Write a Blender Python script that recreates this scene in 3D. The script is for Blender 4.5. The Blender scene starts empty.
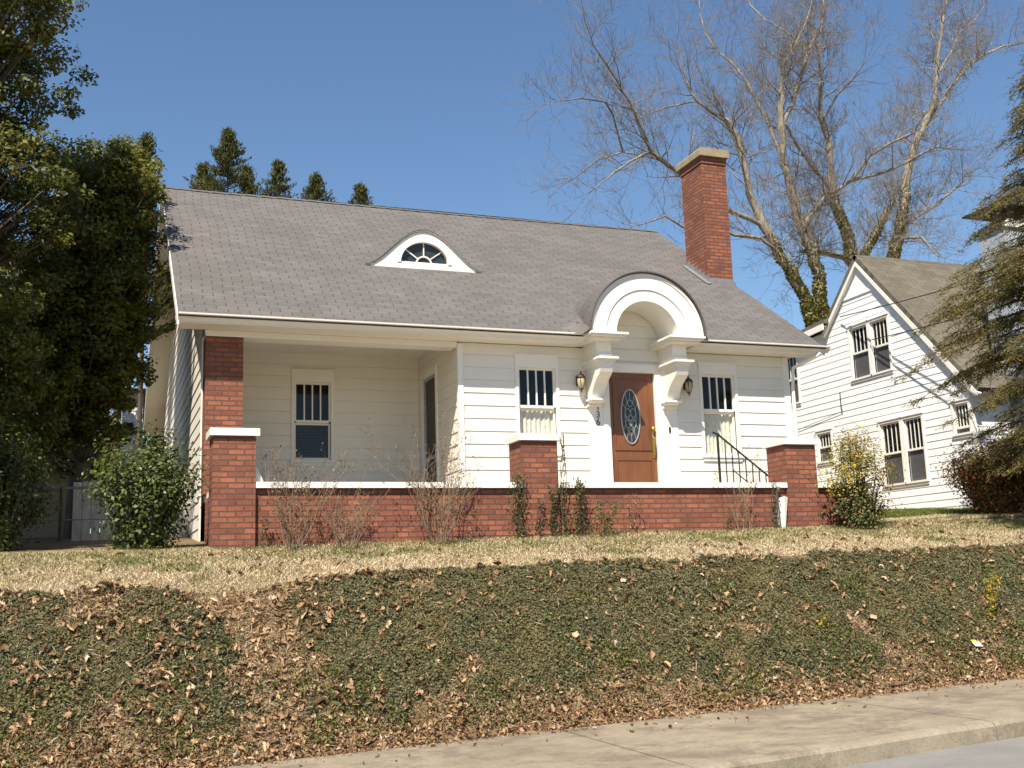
import bpy, math, random
import numpy as np
from mathutils import Vector, Matrix, noise as mnoise

# ------------------------------------------------------------------ camera, sky, sun, exposure
SC = bpy.context.scene
COL = SC.collection
F_PX, PITCH, ROLL, YAW = 1106.09, 0.177898, 0.032379, 0.361043
def cam_basis():
    cy, sy, cp, sp, cr, sr = math.cos(YAW), math.sin(YAW), math.cos(PITCH), math.sin(PITCH), math.cos(ROLL), math.sin(ROLL)
    def w(x, y, z): return Vector((x*cy + y*sy, -x*sy + y*cy, z))
    fwd = w(0, cp, sp); up0 = w(0, -sp, cp); rt0 = w(1, 0, 0)
    return (rt0*cr - up0*sr).normalized(), (rt0*sr + up0*cr).normalized(), fwd.normalized()
rt, up, fw = cam_basis()
cd = bpy.data.cameras.new('camera'); co = bpy.data.objects.new('camera', cd); COL.objects.link(co)
cd.sensor_fit = 'HORIZONTAL'; cd.sensor_width = 36.0; cd.lens = 36.0*F_PX/1024.0
cd.clip_start = 0.1; cd.clip_end = 3000
m3 = Matrix((rt, up, -fw)).transposed()
co.matrix_world = m3.to_4x4()
SC.camera = co

SUN_TRAVEL = Vector((0.77, 1.0, -1.62)).normalized()
world = bpy.data.worlds.new('World'); SC.world = world; world.use_nodes = True
nt = world.node_tree; nt.nodes.clear()
sky = nt.nodes.new('ShaderNodeTexSky'); sky.sky_type = 'NISHITA'; sky.sun_disc = False
sky.sun_elevation = math.asin(-SUN_TRAVEL.z); sky.sun_rotation = math.atan2(-SUN_TRAVEL.x, -SUN_TRAVEL.y)
sky.altitude = 300; sky.air_density = 1.2; sky.dust_density = 0.0; sky.ozone_density = 5.0
bg = nt.nodes.new('ShaderNodeBackground'); bg.inputs['Strength'].default_value = 0.078
ow = nt.nodes.new('ShaderNodeOutputWorld')
hs = nt.nodes.new('ShaderNodeHueSaturation'); hs.inputs['Saturation'].default_value = 1.03
nt.links.new(sky.outputs[0], hs.inputs['Color']); nt.links.new(hs.outputs[0], bg.inputs[0]); nt.links.new(bg.outputs[0], ow.inputs[0])
sl_ = bpy.data.lights.new('sun', 'SUN'); so = bpy.data.objects.new('sun', sl_); COL.objects.link(so)
sl_.energy = 5.0; sl_.angle = math.radians(0.53); sl_.color = (1.0, 0.925, 0.81)
so.rotation_euler = SUN_TRAVEL.to_track_quat('-Z', 'Y').to_euler(); so.location = (-8, -10, 20)
SC.view_settings.view_transform = 'Standard'; SC.view_settings.look = 'None'
SC.view_settings.exposure = 0.78; SC.view_settings.gamma = 1.0
SC.cycles.max_bounces = 6

rng = np.random.default_rng(7); random.seed(7)

# ------------------------------------------------------------------ materials
def new_mat(name):
    m = bpy.data.materials.new(name); m.use_nodes = True
    b = m.node_tree.nodes['Principled BSDF']
    return m, m.node_tree.nodes, m.node_tree.links, b
def ramp(N, stops):
    r = N.new('ShaderNodeValToRGB')
    while len(r.color_ramp.elements) < len(stops): r.color_ramp.elements.new(0.5)
    for e, (p, c) in zip(r.color_ramp.elements, stops): e.position = p; e.color = (*c, 1)
    return r
def noise_tex(N, L, scale, detail=4, coord=None, rough=0.6):
    t = N.new('ShaderNodeTexNoise'); t.inputs['Scale'].default_value = scale; t.inputs['Detail'].default_value = detail
    t.inputs['Roughness'].default_value = rough
    if coord is not None: L.new(coord, t.inputs['Vector'])
    return t
def mixc(N, L, a, b, fac, mode='MIX'):
    m = N.new('ShaderNodeMix'); m.data_type = 'RGBA'; m.blend_type = mode
    for s, v in ((m.inputs[6], a), (m.inputs[7], b), (m.inputs[0], fac)):
        if hasattr(v, 'is_linked'): L.new(v, s)
        elif isinstance(v, (int, float)): s.default_value = v
        else: s.default_value = (*v, 1)
    return m.outputs[2]
def bump(N, L, h, strength, dist, b):
    bm_ = N.new('ShaderNodeBump'); bm_.inputs['Strength'].default_value = strength; bm_.inputs['Distance'].default_value = dist
    L.new(h, bm_.inputs['Height']); L.new(bm_.outputs[0], b.inputs['Normal'])
def mat_paint(name, col, rough=0.55, dirt=0.12, dcol=None, scale=3.0):
    m, N, L, b = new_mat(name); tc = N.new('ShaderNodeTexCoord').outputs['Object']
    n = noise_tex(N, L, scale, 6, tc, 0.7)
    r = ramp(N, [(0.42, (0, 0, 0)), (0.75, (1, 1, 1))]); L.new(n.outputs[0], r.inputs[0])
    f = N.new('ShaderNodeMath'); f.operation = 'MULTIPLY'; f.inputs[1].default_value = dirt; L.new(r.outputs[0], f.inputs[0])
    c = mixc(N, L, col, dcol or tuple(x*0.6 for x in col), f.outputs[0])
    L.new(c, b.inputs['Base Color']); b.inputs['Roughness'].default_value = rough
    n2 = noise_tex(N, L, 60, 3, tc); bump(N, L, n2.outputs[0], 0.08, 0.004, b)
    return m
def mat_brick(name, c1, c2, mortar, bump_s=0.7):
    m, N, L, b = new_mat(name)
    uv = N.new('ShaderNodeUVMap').outputs[0]
    wob = noise_tex(N, L, 5, 3, uv); 
    vm = N.new('ShaderNodeVectorMath'); vm.operation = 'MULTIPLY_ADD'; vm.inputs[1].default_value = (0.012,)*3
    L.new(wob.outputs['Color'], vm.inputs[0]); L.new(uv, vm.inputs[2])
    br = N.new('ShaderNodeTexBrick'); L.new(vm.outputs[0], br.inputs['Vector'])
    br.inputs['Scale'].default_value = 1; br.inputs['Brick Width'].default_value = 0.205; br.inputs['Row Height'].default_value = 0.0715
    br.inputs['Mortar Size'].default_value = 0.0105; br.inputs['Mortar Smooth'].default_value = 0.25; br.inputs['Bias'].default_value = 0.0
    br.inputs['Color1'].default_value = (*c1, 1); br.inputs['Color2'].default_value = (*c2, 1); br.inputs['Mortar'].default_value = (*mortar, 1)
    n = noise_tex(N, L, 2.3, 6, uv, 0.75); r = ramp(N, [(0.3, (0.6,)*3), (0.7, (1.15,)*3)]); L.new(n.outputs[0], r.inputs[0])
    c = mixc(N, L, br.outputs[0], r.outputs[0], 1.0, 'MULTIPLY')
    n3 = noise_tex(N, L, 45, 4, uv); r3 = ramp(N, [(0.3, (0.75,)*3), (0.7, (1.2,)*3)]); L.new(n3.outputs[0], r3.inputs[0])
    c = mixc(N, L, c, r3.outputs[0], 1.0, 'MULTIPLY')
    sx = N.new('ShaderNodeSeparateXYZ'); L.new(vm.outputs[0], sx.inputs[0])
    def mt(op, x, y):
        n_ = N.new('ShaderNodeMath'); n_.operation = op
        for i_, v_ in enumerate((x, y)):
            if isinstance(v_, (int, float)): n_.inputs[i_].default_value = v_
            else: L.new(v_, n_.inputs[i_])
        return n_.outputs[0]
    bed_shade = mt('GREATER_THAN', mt('ABSOLUTE', mt('SUBTRACT', mt('FRACT', mt('DIVIDE', sx.outputs[1], 0.0715), 0), 0.5), 0), 0.348)
    head = tuple(a_*0.55+b_*0.45 for a_, b_ in zip(c2, mortar))
    br.inputs['Mortar'].default_value = (*head, 1)
    c = mixc(N, L, c, mortar, mt('MULTIPLY', bed_shade, 0.9))  # bed joints darkened further: shade of the raked mortar put into the colour
    # a few limey splashes
    n4 = noise_tex(N, L, 1.7, 3, uv); r4 = ramp(N, [(0.72, (0, 0, 0)), (0.8, (0.35,)*3)]); L.new(n4.outputs[0], r4.inputs[0])
    c = mixc(N, L, c, (0.5, 0.4, 0.34), r4.outputs[0])
    L.new(c, b.inputs['Base Color']); b.inputs['Roughness'].default_value = 0.9
    inv = N.new('ShaderNodeMath'); inv.operation = 'MULTIPLY_ADD'; inv.inputs[1].default_value = -1.0
    L.new(br.outputs['Fac'], inv.inputs[0])
    mm = N.new('ShaderNodeMath'); mm.operation = 'MULTIPLY'; mm.inputs[1].default_value = 0.4; L.new(n3.outputs[0], mm.inputs[0]); L.new(mm.outputs[0], inv.inputs[2])
    bump(N, L, inv.outputs[0], bump_s, 0.012, b)
    return m
def mat_shingle(name, c1, c2, slot, tab=0.305, row=0.135):
    m, N, L, b = new_mat(name); uv = N.new('ShaderNodeUVMap').outputs[0]
    def mt(op, x, y=None, z=None):
        n = N.new('ShaderNodeMath'); n.operation = op
        for i, v in enumerate((x, y, z)):
            if v is None: continue
            if isinstance(v, (int, float)): n.inputs[i].default_value = v
            else: L.new(v, n.inputs[i])
        return n.outputs[0]
    wn = noise_tex(N, L, 1.2, 2, uv); sx = N.new('ShaderNodeSeparateXYZ'); L.new(uv, sx.inputs[0])
    v = mt('MULTIPLY_ADD', wn.outputs[0], 0.02, sx.outputs[1]); vr = mt('DIVIDE', v, row); r_ = mt('FLOOR', vr); fv = mt('FRACT', vr)
    jit = mt('MULTIPLY', mt('SINE', mt('MULTIPLY', r_, 12.9)), 0.06)
    u = mt('ADD', mt('ADD', mt('DIVIDE', sx.outputs[0], tab), mt('MULTIPLY', r_, 0.5)), jit); fu = mt('FRACT', u); iu = mt('FLOOR', u)
    d = mt('ABSOLUTE', mt('SUBTRACT', fu, 0.5))
    sl = mt('MULTIPLY', mt('GREATER_THAN', d, 0.472), mt('LESS_THAN', fv, 0.86))
    course_shade = mt('LESS_THAN', fv, 0.10)  # shade under each course edge, put into the colour
    cx = N.new('ShaderNodeCombineXYZ'); L.new(iu, cx.inputs[0]); L.new(r_, cx.inputs[1]); w = N.new('ShaderNodeTexWhiteNoise'); w.noise_dimensions = '2D'; L.new(cx.outputs[0], w.inputs['Vector'])
    c = mixc(N, L, c1, c2, w.outputs['Value'])
    n = noise_tex(N, L, 0.8, 7, uv, 0.75); r = ramp(N, [(0.3, (0.84,)*3), (0.7, (1.12,)*3)]); L.new(n.outputs[0], r.inputs[0])
    c = mixc(N, L, c, r.outputs[0], 1.0, 'MULTIPLY')
    n3 = noise_tex(N, L, 160, 2, uv); r3 = ramp(N, [(0.3, (0.75,)*3), (0.7, (1.25,)*3)]); L.new(n3.outputs[0], r3.inputs[0])
    c = mixc(N, L, c, r3.outputs[0], 1.0, 'MULTIPLY')
    mp = N.new('ShaderNodeMapping'); mp.inputs['Scale'].default_value = (1.4, 0.22, 1); L.new(uv, mp.inputs[0])
    n5 = noise_tex(N, L, 2.2, 6, mp.outputs[0], 0.7); r5 = ramp(N, [(0.5, (0, 0, 0)), (0.78, (0.35,)*3)]); L.new(n5.outputs[0], r5.inputs[0])
    c = mixc(N, L, c, (0.11, 0.10, 0.08), r5.outputs[0])
    c = mixc(N, L, c, slot, mt('MULTIPLY', course_shade, 0.28)); c = mixc(N, L, c, slot, mt('MULTIPLY', sl, 0.72))
    L.new(c, b.inputs['Base Color']); b.inputs['Roughness'].default_value = 0.95; b.inputs['Specular IOR Level'].default_value = 0.2
    h = mt('SUBTRACT', mt('MULTIPLY_ADD', fv, -0.6, n3.outputs[0]), mt('MULTIPLY', sl, 0.9)); bump(N, L, h, 0.7, 0.010, b)
    return m
def mat_leaf(name, stops, rough=0.5, trans=0.25, spec=0.4, clump=None):
    m, N, L, b = new_mat(name)
    g = N.new('ShaderNodeNewGeometry'); r = ramp(N, stops); L.new(g.outputs['Random Per Island'], r.inputs[0])
    c = r.outputs[0]
    if clump:
        tc = N.new('ShaderNodeTexCoord').outputs['Object']; n = noise_tex(N, L, clump[0], 3, tc)
        rr = ramp(N, [(0.38, (0, 0, 0)), (0.62, (1, 1, 1))]); L.new(n.outputs[0], rr.inputs[0])
        c = mixc(N, L, c, mixc(N, L, c, clump[1], clump[2]), rr.outputs[0])
    L.new(c, b.inputs['Base Color']); b.inputs['Roughness'].default_value = rough; b.inputs['Specular IOR Level'].default_value = spec
    if trans > 0:
        t = N.new('ShaderNodeBsdfTranslucent'); L.new(c, t.inputs[0]); ms = N.new('ShaderNodeMixShader'); ms.inputs[0].default_value = trans
        out = N['Material Output'] if 'Material Output' in N else None
        L.new(b.outputs[0], ms.inputs[1]); L.new(t.outputs[0], ms.inputs[2]); L.new(ms.outputs[0], out.inputs[0])
    return m
def mat_bark(name, c1, c2, scale=14, rough=0.9):
    m, N, L, b = new_mat(name); tc = N.new('ShaderNodeTexCoord').outputs['Object']
    mp = N.new('ShaderNodeMapping'); mp.inputs['Scale'].default_value = (1, 1, 0.25); L.new(tc, mp.inputs[0])
    n = noise_tex(N, L, scale, 6, mp.outputs[0], 0.7); r = ramp(N, [(0.35, c1), (0.65, c2)]); L.new(n.outputs[0], r.inputs[0])
    L.new(r.outputs[0], b.inputs['Base Color']); b.inputs['Roughness'].default_value = rough; bump(N, L, n.outputs[0], 0.6, 0.02, b)
    return m
def mat_simple(name, col, rough=0.5, metal=0.0, spec=0.5):
    m, N, L, b = new_mat(name); tc = N.new('ShaderNodeTexCoord').outputs['Object']
    n = noise_tex(N, L, 12, 5, tc); r = ramp(N, [(0.3, tuple(x*0.8 for x in col)), (0.7, tuple(min(1, x*1.12) for x in col))]); L.new(n.outputs[0], r.inputs[0])
    L.new(r.outputs[0], b.inputs['Base Color']); b.inputs['Roughness'].default_value = rough; b.inputs['Metallic'].default_value = metal; b.inputs['Specular IOR Level'].default_value = spec
    return m
def mat_ground(name, stops, scale, fine=40, bumps=0.6, dist=0.02, stain=None):
    m, N, L, b = new_mat(name); tc = N.new('ShaderNodeTexCoord').outputs['Object']
    n = noise_tex(N, L, scale, 8, tc, 0.75); r = ramp(N, stops); L.new(n.outputs[0], r.inputs[0])
    n2 = noise_tex(N, L, fine, 4, tc, 0.8); r2 = ramp(N, [(0.3, (0.75,)*3), (0.7, (1.2,)*3)]); L.new(n2.outputs[0], r2.inputs[0])
    c = mixc(N, L, r.outputs[0], r2.outputs[0], 1.0, 'MULTIPLY')
    if stain:
        n3 = noise_tex(N, L, stain[0], 7, tc, 0.8); r3 = ramp(N, [(stain[1], (0, 0, 0)), (stain[1]+0.12, (stain[2],)*3)]); L.new(n3.outputs[0], r3.inputs[0])
        c = mixc(N, L, c, stain[3], r3.outputs[0])
    L.new(c, b.inputs['Base Color']); b.inputs['Roughness'].default_value = 0.92; b.inputs['Specular IOR Level'].default_value = 0.25
    bump(N, L, n2.outputs[0], bumps, dist, b)
    return m
M = {}
M['white'] = mat_paint('white_paint', (0.80, 0.765, 0.69), 0.5, 0.16, (0.55, 0.5, 0.42), 1.6)
M['siding'] = mat_paint('painted_siding', (0.765, 0.725, 0.635), 0.55, 0.24, (0.56, 0.49, 0.37), 1.1)
M['nsiding'] = mat_paint('neighbour_siding', (0.86, 0.85, 0.82), 0.55, 0.15, (0.55, 0.53, 0.48), 0.9)
M['brick'] = mat_brick('red_brick', (0.355, 0.12, 0.06), (0.21, 0.066, 0.037), (0.105, 0.062, 0.048))
M['chimney_brick'] = mat_brick('chimney_brick', (0.34, 0.115, 0.055), (0.20, 0.062, 0.034), (0.10, 0.055, 0.042))
M['shingle'] = mat_shingle('roof_shingle', (0.156, 0.143, 0.133), (0.13, 0.119, 0.11), (0.05, 0.045, 0.04))
M['nshingle'] = mat_shingle('neighbour_shingle', (0.165, 0.145, 0.108), (0.125, 0.11, 0.082), (0.07, 0.06, 0.045))
M['dark_edge'] = mat_simple('drip_edge', (0.03, 0.028, 0.026), 0.6)
M['cap_stone'] = mat_ground('cap_concrete', [(0.3, (0.23, 0.175, 0.10)), (0.7, (0.38, 0.30, 0.19))], 6, 50, 0.5, 0.01)
M['lead'] = mat_simple('flashing', (0.27, 0.27, 0.27), 0.5, 0.4)
M['door_wood'] = mat_bark('door_wood', (0.14, 0.052, 0.021), (0.20, 0.076, 0.03), 6, 0.4)
M['black_iron'] = mat_simple('black_iron', (0.025, 0.024, 0.022), 0.5, 0.3)
M['bronze'] = mat_simple('bronze', (0.10, 0.075, 0.04), 0.4, 0.7)
M['brass'] = mat_simple('brass', (0.55, 0.36, 0.10), 0.3, 0.9)
M['floor_bounce'] = mat_simple('floor_bounce_tint', (0.32, 0.27, 0.19), 0.6)  # unseen floor tint, tuned for the bounce light in the porch
M['came'] = mat_simple('lead_came', (0.38, 0.38, 0.36), 0.4, 0.4)
M['lamp_glass'] = mat_simple('lamp_glass', (0.42, 0.36, 0.22), 0.15)
M['leaded'] = mat_simple('leaded_glass', (0.03, 0.036, 0.036), 0.3)
M['room'] = mat_simple('unlit_room_black', (0.018, 0.015, 0.013), 0.9)
M['curtain'] = mat_simple('curtain_cloth', (0.78, 0.74, 0.62), 0.8)
M['screen'] = mat_simple('window_screen', (0.075, 0.075, 0.075), 0.6, 0.0, 0.3)
M['screen_door'] = mat_simple('screen_mesh', (0.06, 0.048, 0.038), 0.6)
M['grey_frame'] = mat_simple('grey_frame', (0.36, 0.36, 0.37), 0.5)
M['blue_chim'] = mat_paint('blue_grey_paint', (0.33, 0.36, 0.385), 0.75, 0.3)
M['digit'] = mat_simple('house_number_metal', (0.12, 0.11, 0.10), 0.5)
M['old_wood'] = mat_bark('weathered_board', (0.30, 0.28, 0.24), (0.52, 0.49, 0.43), 9)
M['hood_edge'] = mat_simple('hood_edge_shingle', (0.09, 0.08, 0.07), 0.8)
M['steel'] = mat_simple('galvanised_pipe', (0.22, 0.22, 0.21), 0.6, 0.2)
M['wire'] = mat_simple('black_wire', (0.02, 0.02, 0.02), 0.6)
M['paper'] = mat_simple('white_paper', (0.8, 0.8, 0.78), 0.7)
M['yellow'] = mat_simple('yellow_print', (0.75, 0.7, 0.03), 0.6)
def mat_glass():
    m, N, L, b = new_mat('window_glass'); N.remove(b)
    t = N.new('ShaderNodeBsdfTransparent'); t.inputs[0].default_value = (0.86, 0.88, 0.87, 1)
    g = N.new('ShaderNodeBsdfGlossy'); g.inputs['Roughness'].default_value = 0.02
    tc = N.new('ShaderNodeTexCoord').outputs['Object']; n = noise_tex(N, L, 1.3, 1, tc)
    bm_ = N.new('ShaderNodeBump'); bm_.inputs['Strength'].default_value = 0.05; bm_.inputs['Distance'].default_value = 0.05; L.new(n.outputs[0], bm_.inputs['Height']); L.new(bm_.outputs[0], g.inputs['Normal'])
    lw = N.new('ShaderNodeLayerWeight'); p4 = N.new('ShaderNodeMath'); p4.operation = 'POWER'; p4.inputs[1].default_value = 3.5; L.new(lw.outputs['Facing'], p4.inputs[0])
    fz = N.new('ShaderNodeMath'); fz.operation = 'MULTIPLY_ADD'; fz.inputs[1].default_value = 0.7; fz.inputs[2].default_value = 0.03; L.new(p4.outputs[0], fz.inputs[0])
    mx = N.new('ShaderNodeMixShader'); L.new(fz.outputs[0], mx.inputs[0]); L.new(t.outputs[0], mx.inputs[1]); L.new(g.outputs[0], mx.inputs[2])
    L.new(mx.outputs[0], N['Material Output'].inputs[0]); return m
M['glass'] = mat_glass()
M['concrete'] = mat_ground('sidewalk_concrete', [(0.3, (0.20, 0.162, 0.11)), (0.7, (0.345, 0.285, 0.20))], 1.6, 70, 0.5, 0.006, (1.9, 0.48, 0.7, (0.15, 0.12, 0.085)))
M['curb'] = mat_ground('curb_concrete', [(0.3, (0.22, 0.18, 0.125)), (0.7, (0.35, 0.295, 0.215))], 2.3, 55, 0.5, 0.01, (1.5, 0.5, 0.6, (0.13, 0.10, 0.07)))
M['asphalt'] = mat_ground('asphalt', [(0.3, (0.20, 0.19, 0.17)), (0.7, (0.29, 0.275, 0.25))], 1.1, 130, 0.9, 0.008, (0.9, 0.6, 0.5, (0.05, 0.05, 0.05)))
M['soil'] = mat_ground('soil', [(0.3, (0.11, 0.075, 0.04)), (0.7, (0.30, 0.22, 0.12))], 2.2, 45, 0.9, 0.03)
M['bark'] = mat_bark('pale_bark', (0.12, 0.098, 0.07), (0.35, 0.30, 0.225), 10)
M['twig'] = mat_bark('grey_twig', (0.12, 0.10, 0.08), (0.23, 0.195, 0.155), 10)
M['brown_bark'] = mat_bark('brown_bark', (0.06, 0.042, 0.028), (0.12, 0.09, 0.06), 14)
M['dry_stem'] = mat_bark('dry_stem', (0.12, 0.085, 0.05), (0.26, 0.19, 0.115), 20)
M['leaf_tree'] = mat_leaf('evergreen_leaf', [(0, (0.045, 0.06, 0.012)), (0.6, (0.08, 0.092, 0.018)), (0.9, (0.14, 0.135, 0.024)), (1, (0.20, 0.17, 0.03))], 0.5, 0.33, 0.25, (0.9, (0.21, 0.20, 0.03), 0.5))  # clump colour puts sunlit patches into the leaf colour
M['leaf_oak'] = mat_leaf('live_oak_leaf', [(0, (0.05, 0.065, 0.014)), (0.7, (0.085, 0.10, 0.02)), (1, (0.17, 0.15, 0.03))], 0.5, 0.3, 0.25, (0.8, (0.22, 0.19, 0.03), 0.5))  # noise clumps paint sunlit foliage into the colour
M['leaf_conifer'] = mat_leaf('conifer_needles', [(0, (0.04, 0.055, 0.016)), (0.6, (0.085, 0.095, 0.025)), (1, (0.16, 0.14, 0.035))], 0.6, 0.2, 0.2)
M['leaf_hemlock'] = mat_leaf('bronzed_needles', [(0, (0.06, 0.075, 0.02)), (0.45, (0.14, 0.14, 0.035)), (0.8, (0.22, 0.19, 0.045)), (1, (0.28, 0.20, 0.05))], 0.6, 0.3, 0.2, (1.3, (0.20, 0.13, 0.03), 0.5))
M['leaf_bush'] = mat_leaf('glossy_bush_leaf', [(0, (0.04, 0.06, 0.012)), (0.7, (0.08, 0.105, 0.022)), (1, (0.15, 0.165, 0.04))], 0.45, 0.2, 0.3)
M['leaf_yellow'] = mat_leaf('yellow_green_leaf', [(0, (0.13, 0.14, 0.02)), (0.5, (0.30, 0.26, 0.04)), (0.8, (0.50, 0.38, 0.05)), (1, (0.55, 0.30, 0.05))], 0.5, 0.3, 0.3)
M['leaf_mixed'] = mat_leaf('shrub_leaf', [(0, (0.05, 0.075, 0.02)), (0.6, (0.11, 0.13, 0.035)), (0.85, (0.20, 0.15, 0.05)), (1, (0.35, 0.22, 0.05))], 0.5, 0.25, 0.3)
M['leaf_red'] = mat_leaf('red_green_leaf', [(0, (0.04, 0.055, 0.015)), (0.45, (0.12, 0.10, 0.02)), (0.7, (0.34, 0.11, 0.025)), (1, (0.50, 0.18, 0.04))], 0.5, 0.25, 0.3)
M['leaf_ivy'] = mat_leaf('ivy_leaf', [(0, (0.07, 0.075, 0.015)), (0.6, (0.18, 0.165, 0.03)), (1, (0.34, 0.29, 0.05))], 0.5, 0.2, 0.3)
M['leaf_vine'] = mat_leaf('vine_leaf', [(0, (0.03, 0.045, 0.012)), (0.6, (0.07, 0.095, 0.02)), (0.9, (0.14, 0.07, 0.04)), (1, (0.22, 0.2, 0.06))], 0.5, 0.2, 0.3)
M['leaf_cover'] = mat_leaf('creeper_leaf', [(0, (0.04, 0.048, 0.022)), (0.45, (0.085, 0.092, 0.04)), (0.78, (0.14, 0.13, 0.06)), (1, (0.27, 0.21, 0.11))], 0.65, 0.18, 0.2, (1.3, (0.19, 0.14, 0.055), 0.45))
M['leaf_green'] = mat_leaf('fresh_green_leaf', [(0, (0.06, 0.085, 0.016)), (1, (0.15, 0.17, 0.035))], 0.5, 0.25, 0.3)
M['leaf_dead'] = mat_leaf('fallen_leaf', [(0, (0.12, 0.065, 0.03)), (0.3, (0.22, 0.125, 0.06)), (0.65, (0.37, 0.225, 0.115)), (0.92, (0.48, 0.32, 0.18)), (1, (0.60, 0.46, 0.31))], 0.65, 0.15, 0.3)
M['grass_dry'] = mat_leaf('dormant_grass', [(0, (0.40, 0.30, 0.17)), (0.5, (0.68, 0.54, 0.34)), (1, (0.82, 0.72, 0.52))], 0.7, 0.25, 0.2, (1.6, (0.38, 0.31, 0.12), 0.35))
M['leaf_crumb'] = mat_leaf('leaf_crumbs', [(0, (0.09, 0.05, 0.025)), (0.5, (0.21, 0.125, 0.06)), (1, (0.42, 0.28, 0.16))], 0.8, 0.1, 0.2)
M['grass_green'] = mat_leaf('green_grass', [(0, (0.09, 0.12, 0.025)), (1, (0.22, 0.24, 0.06))], 0.6, 0.25, 0.2)
M['dried_leaf'] = mat_leaf('dried_brown_leaf', [(0, (0.12, 0.06, 0.035)), (1, (0.30, 0.18, 0.10))], 0.7, 0.2, 0.2)

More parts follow.
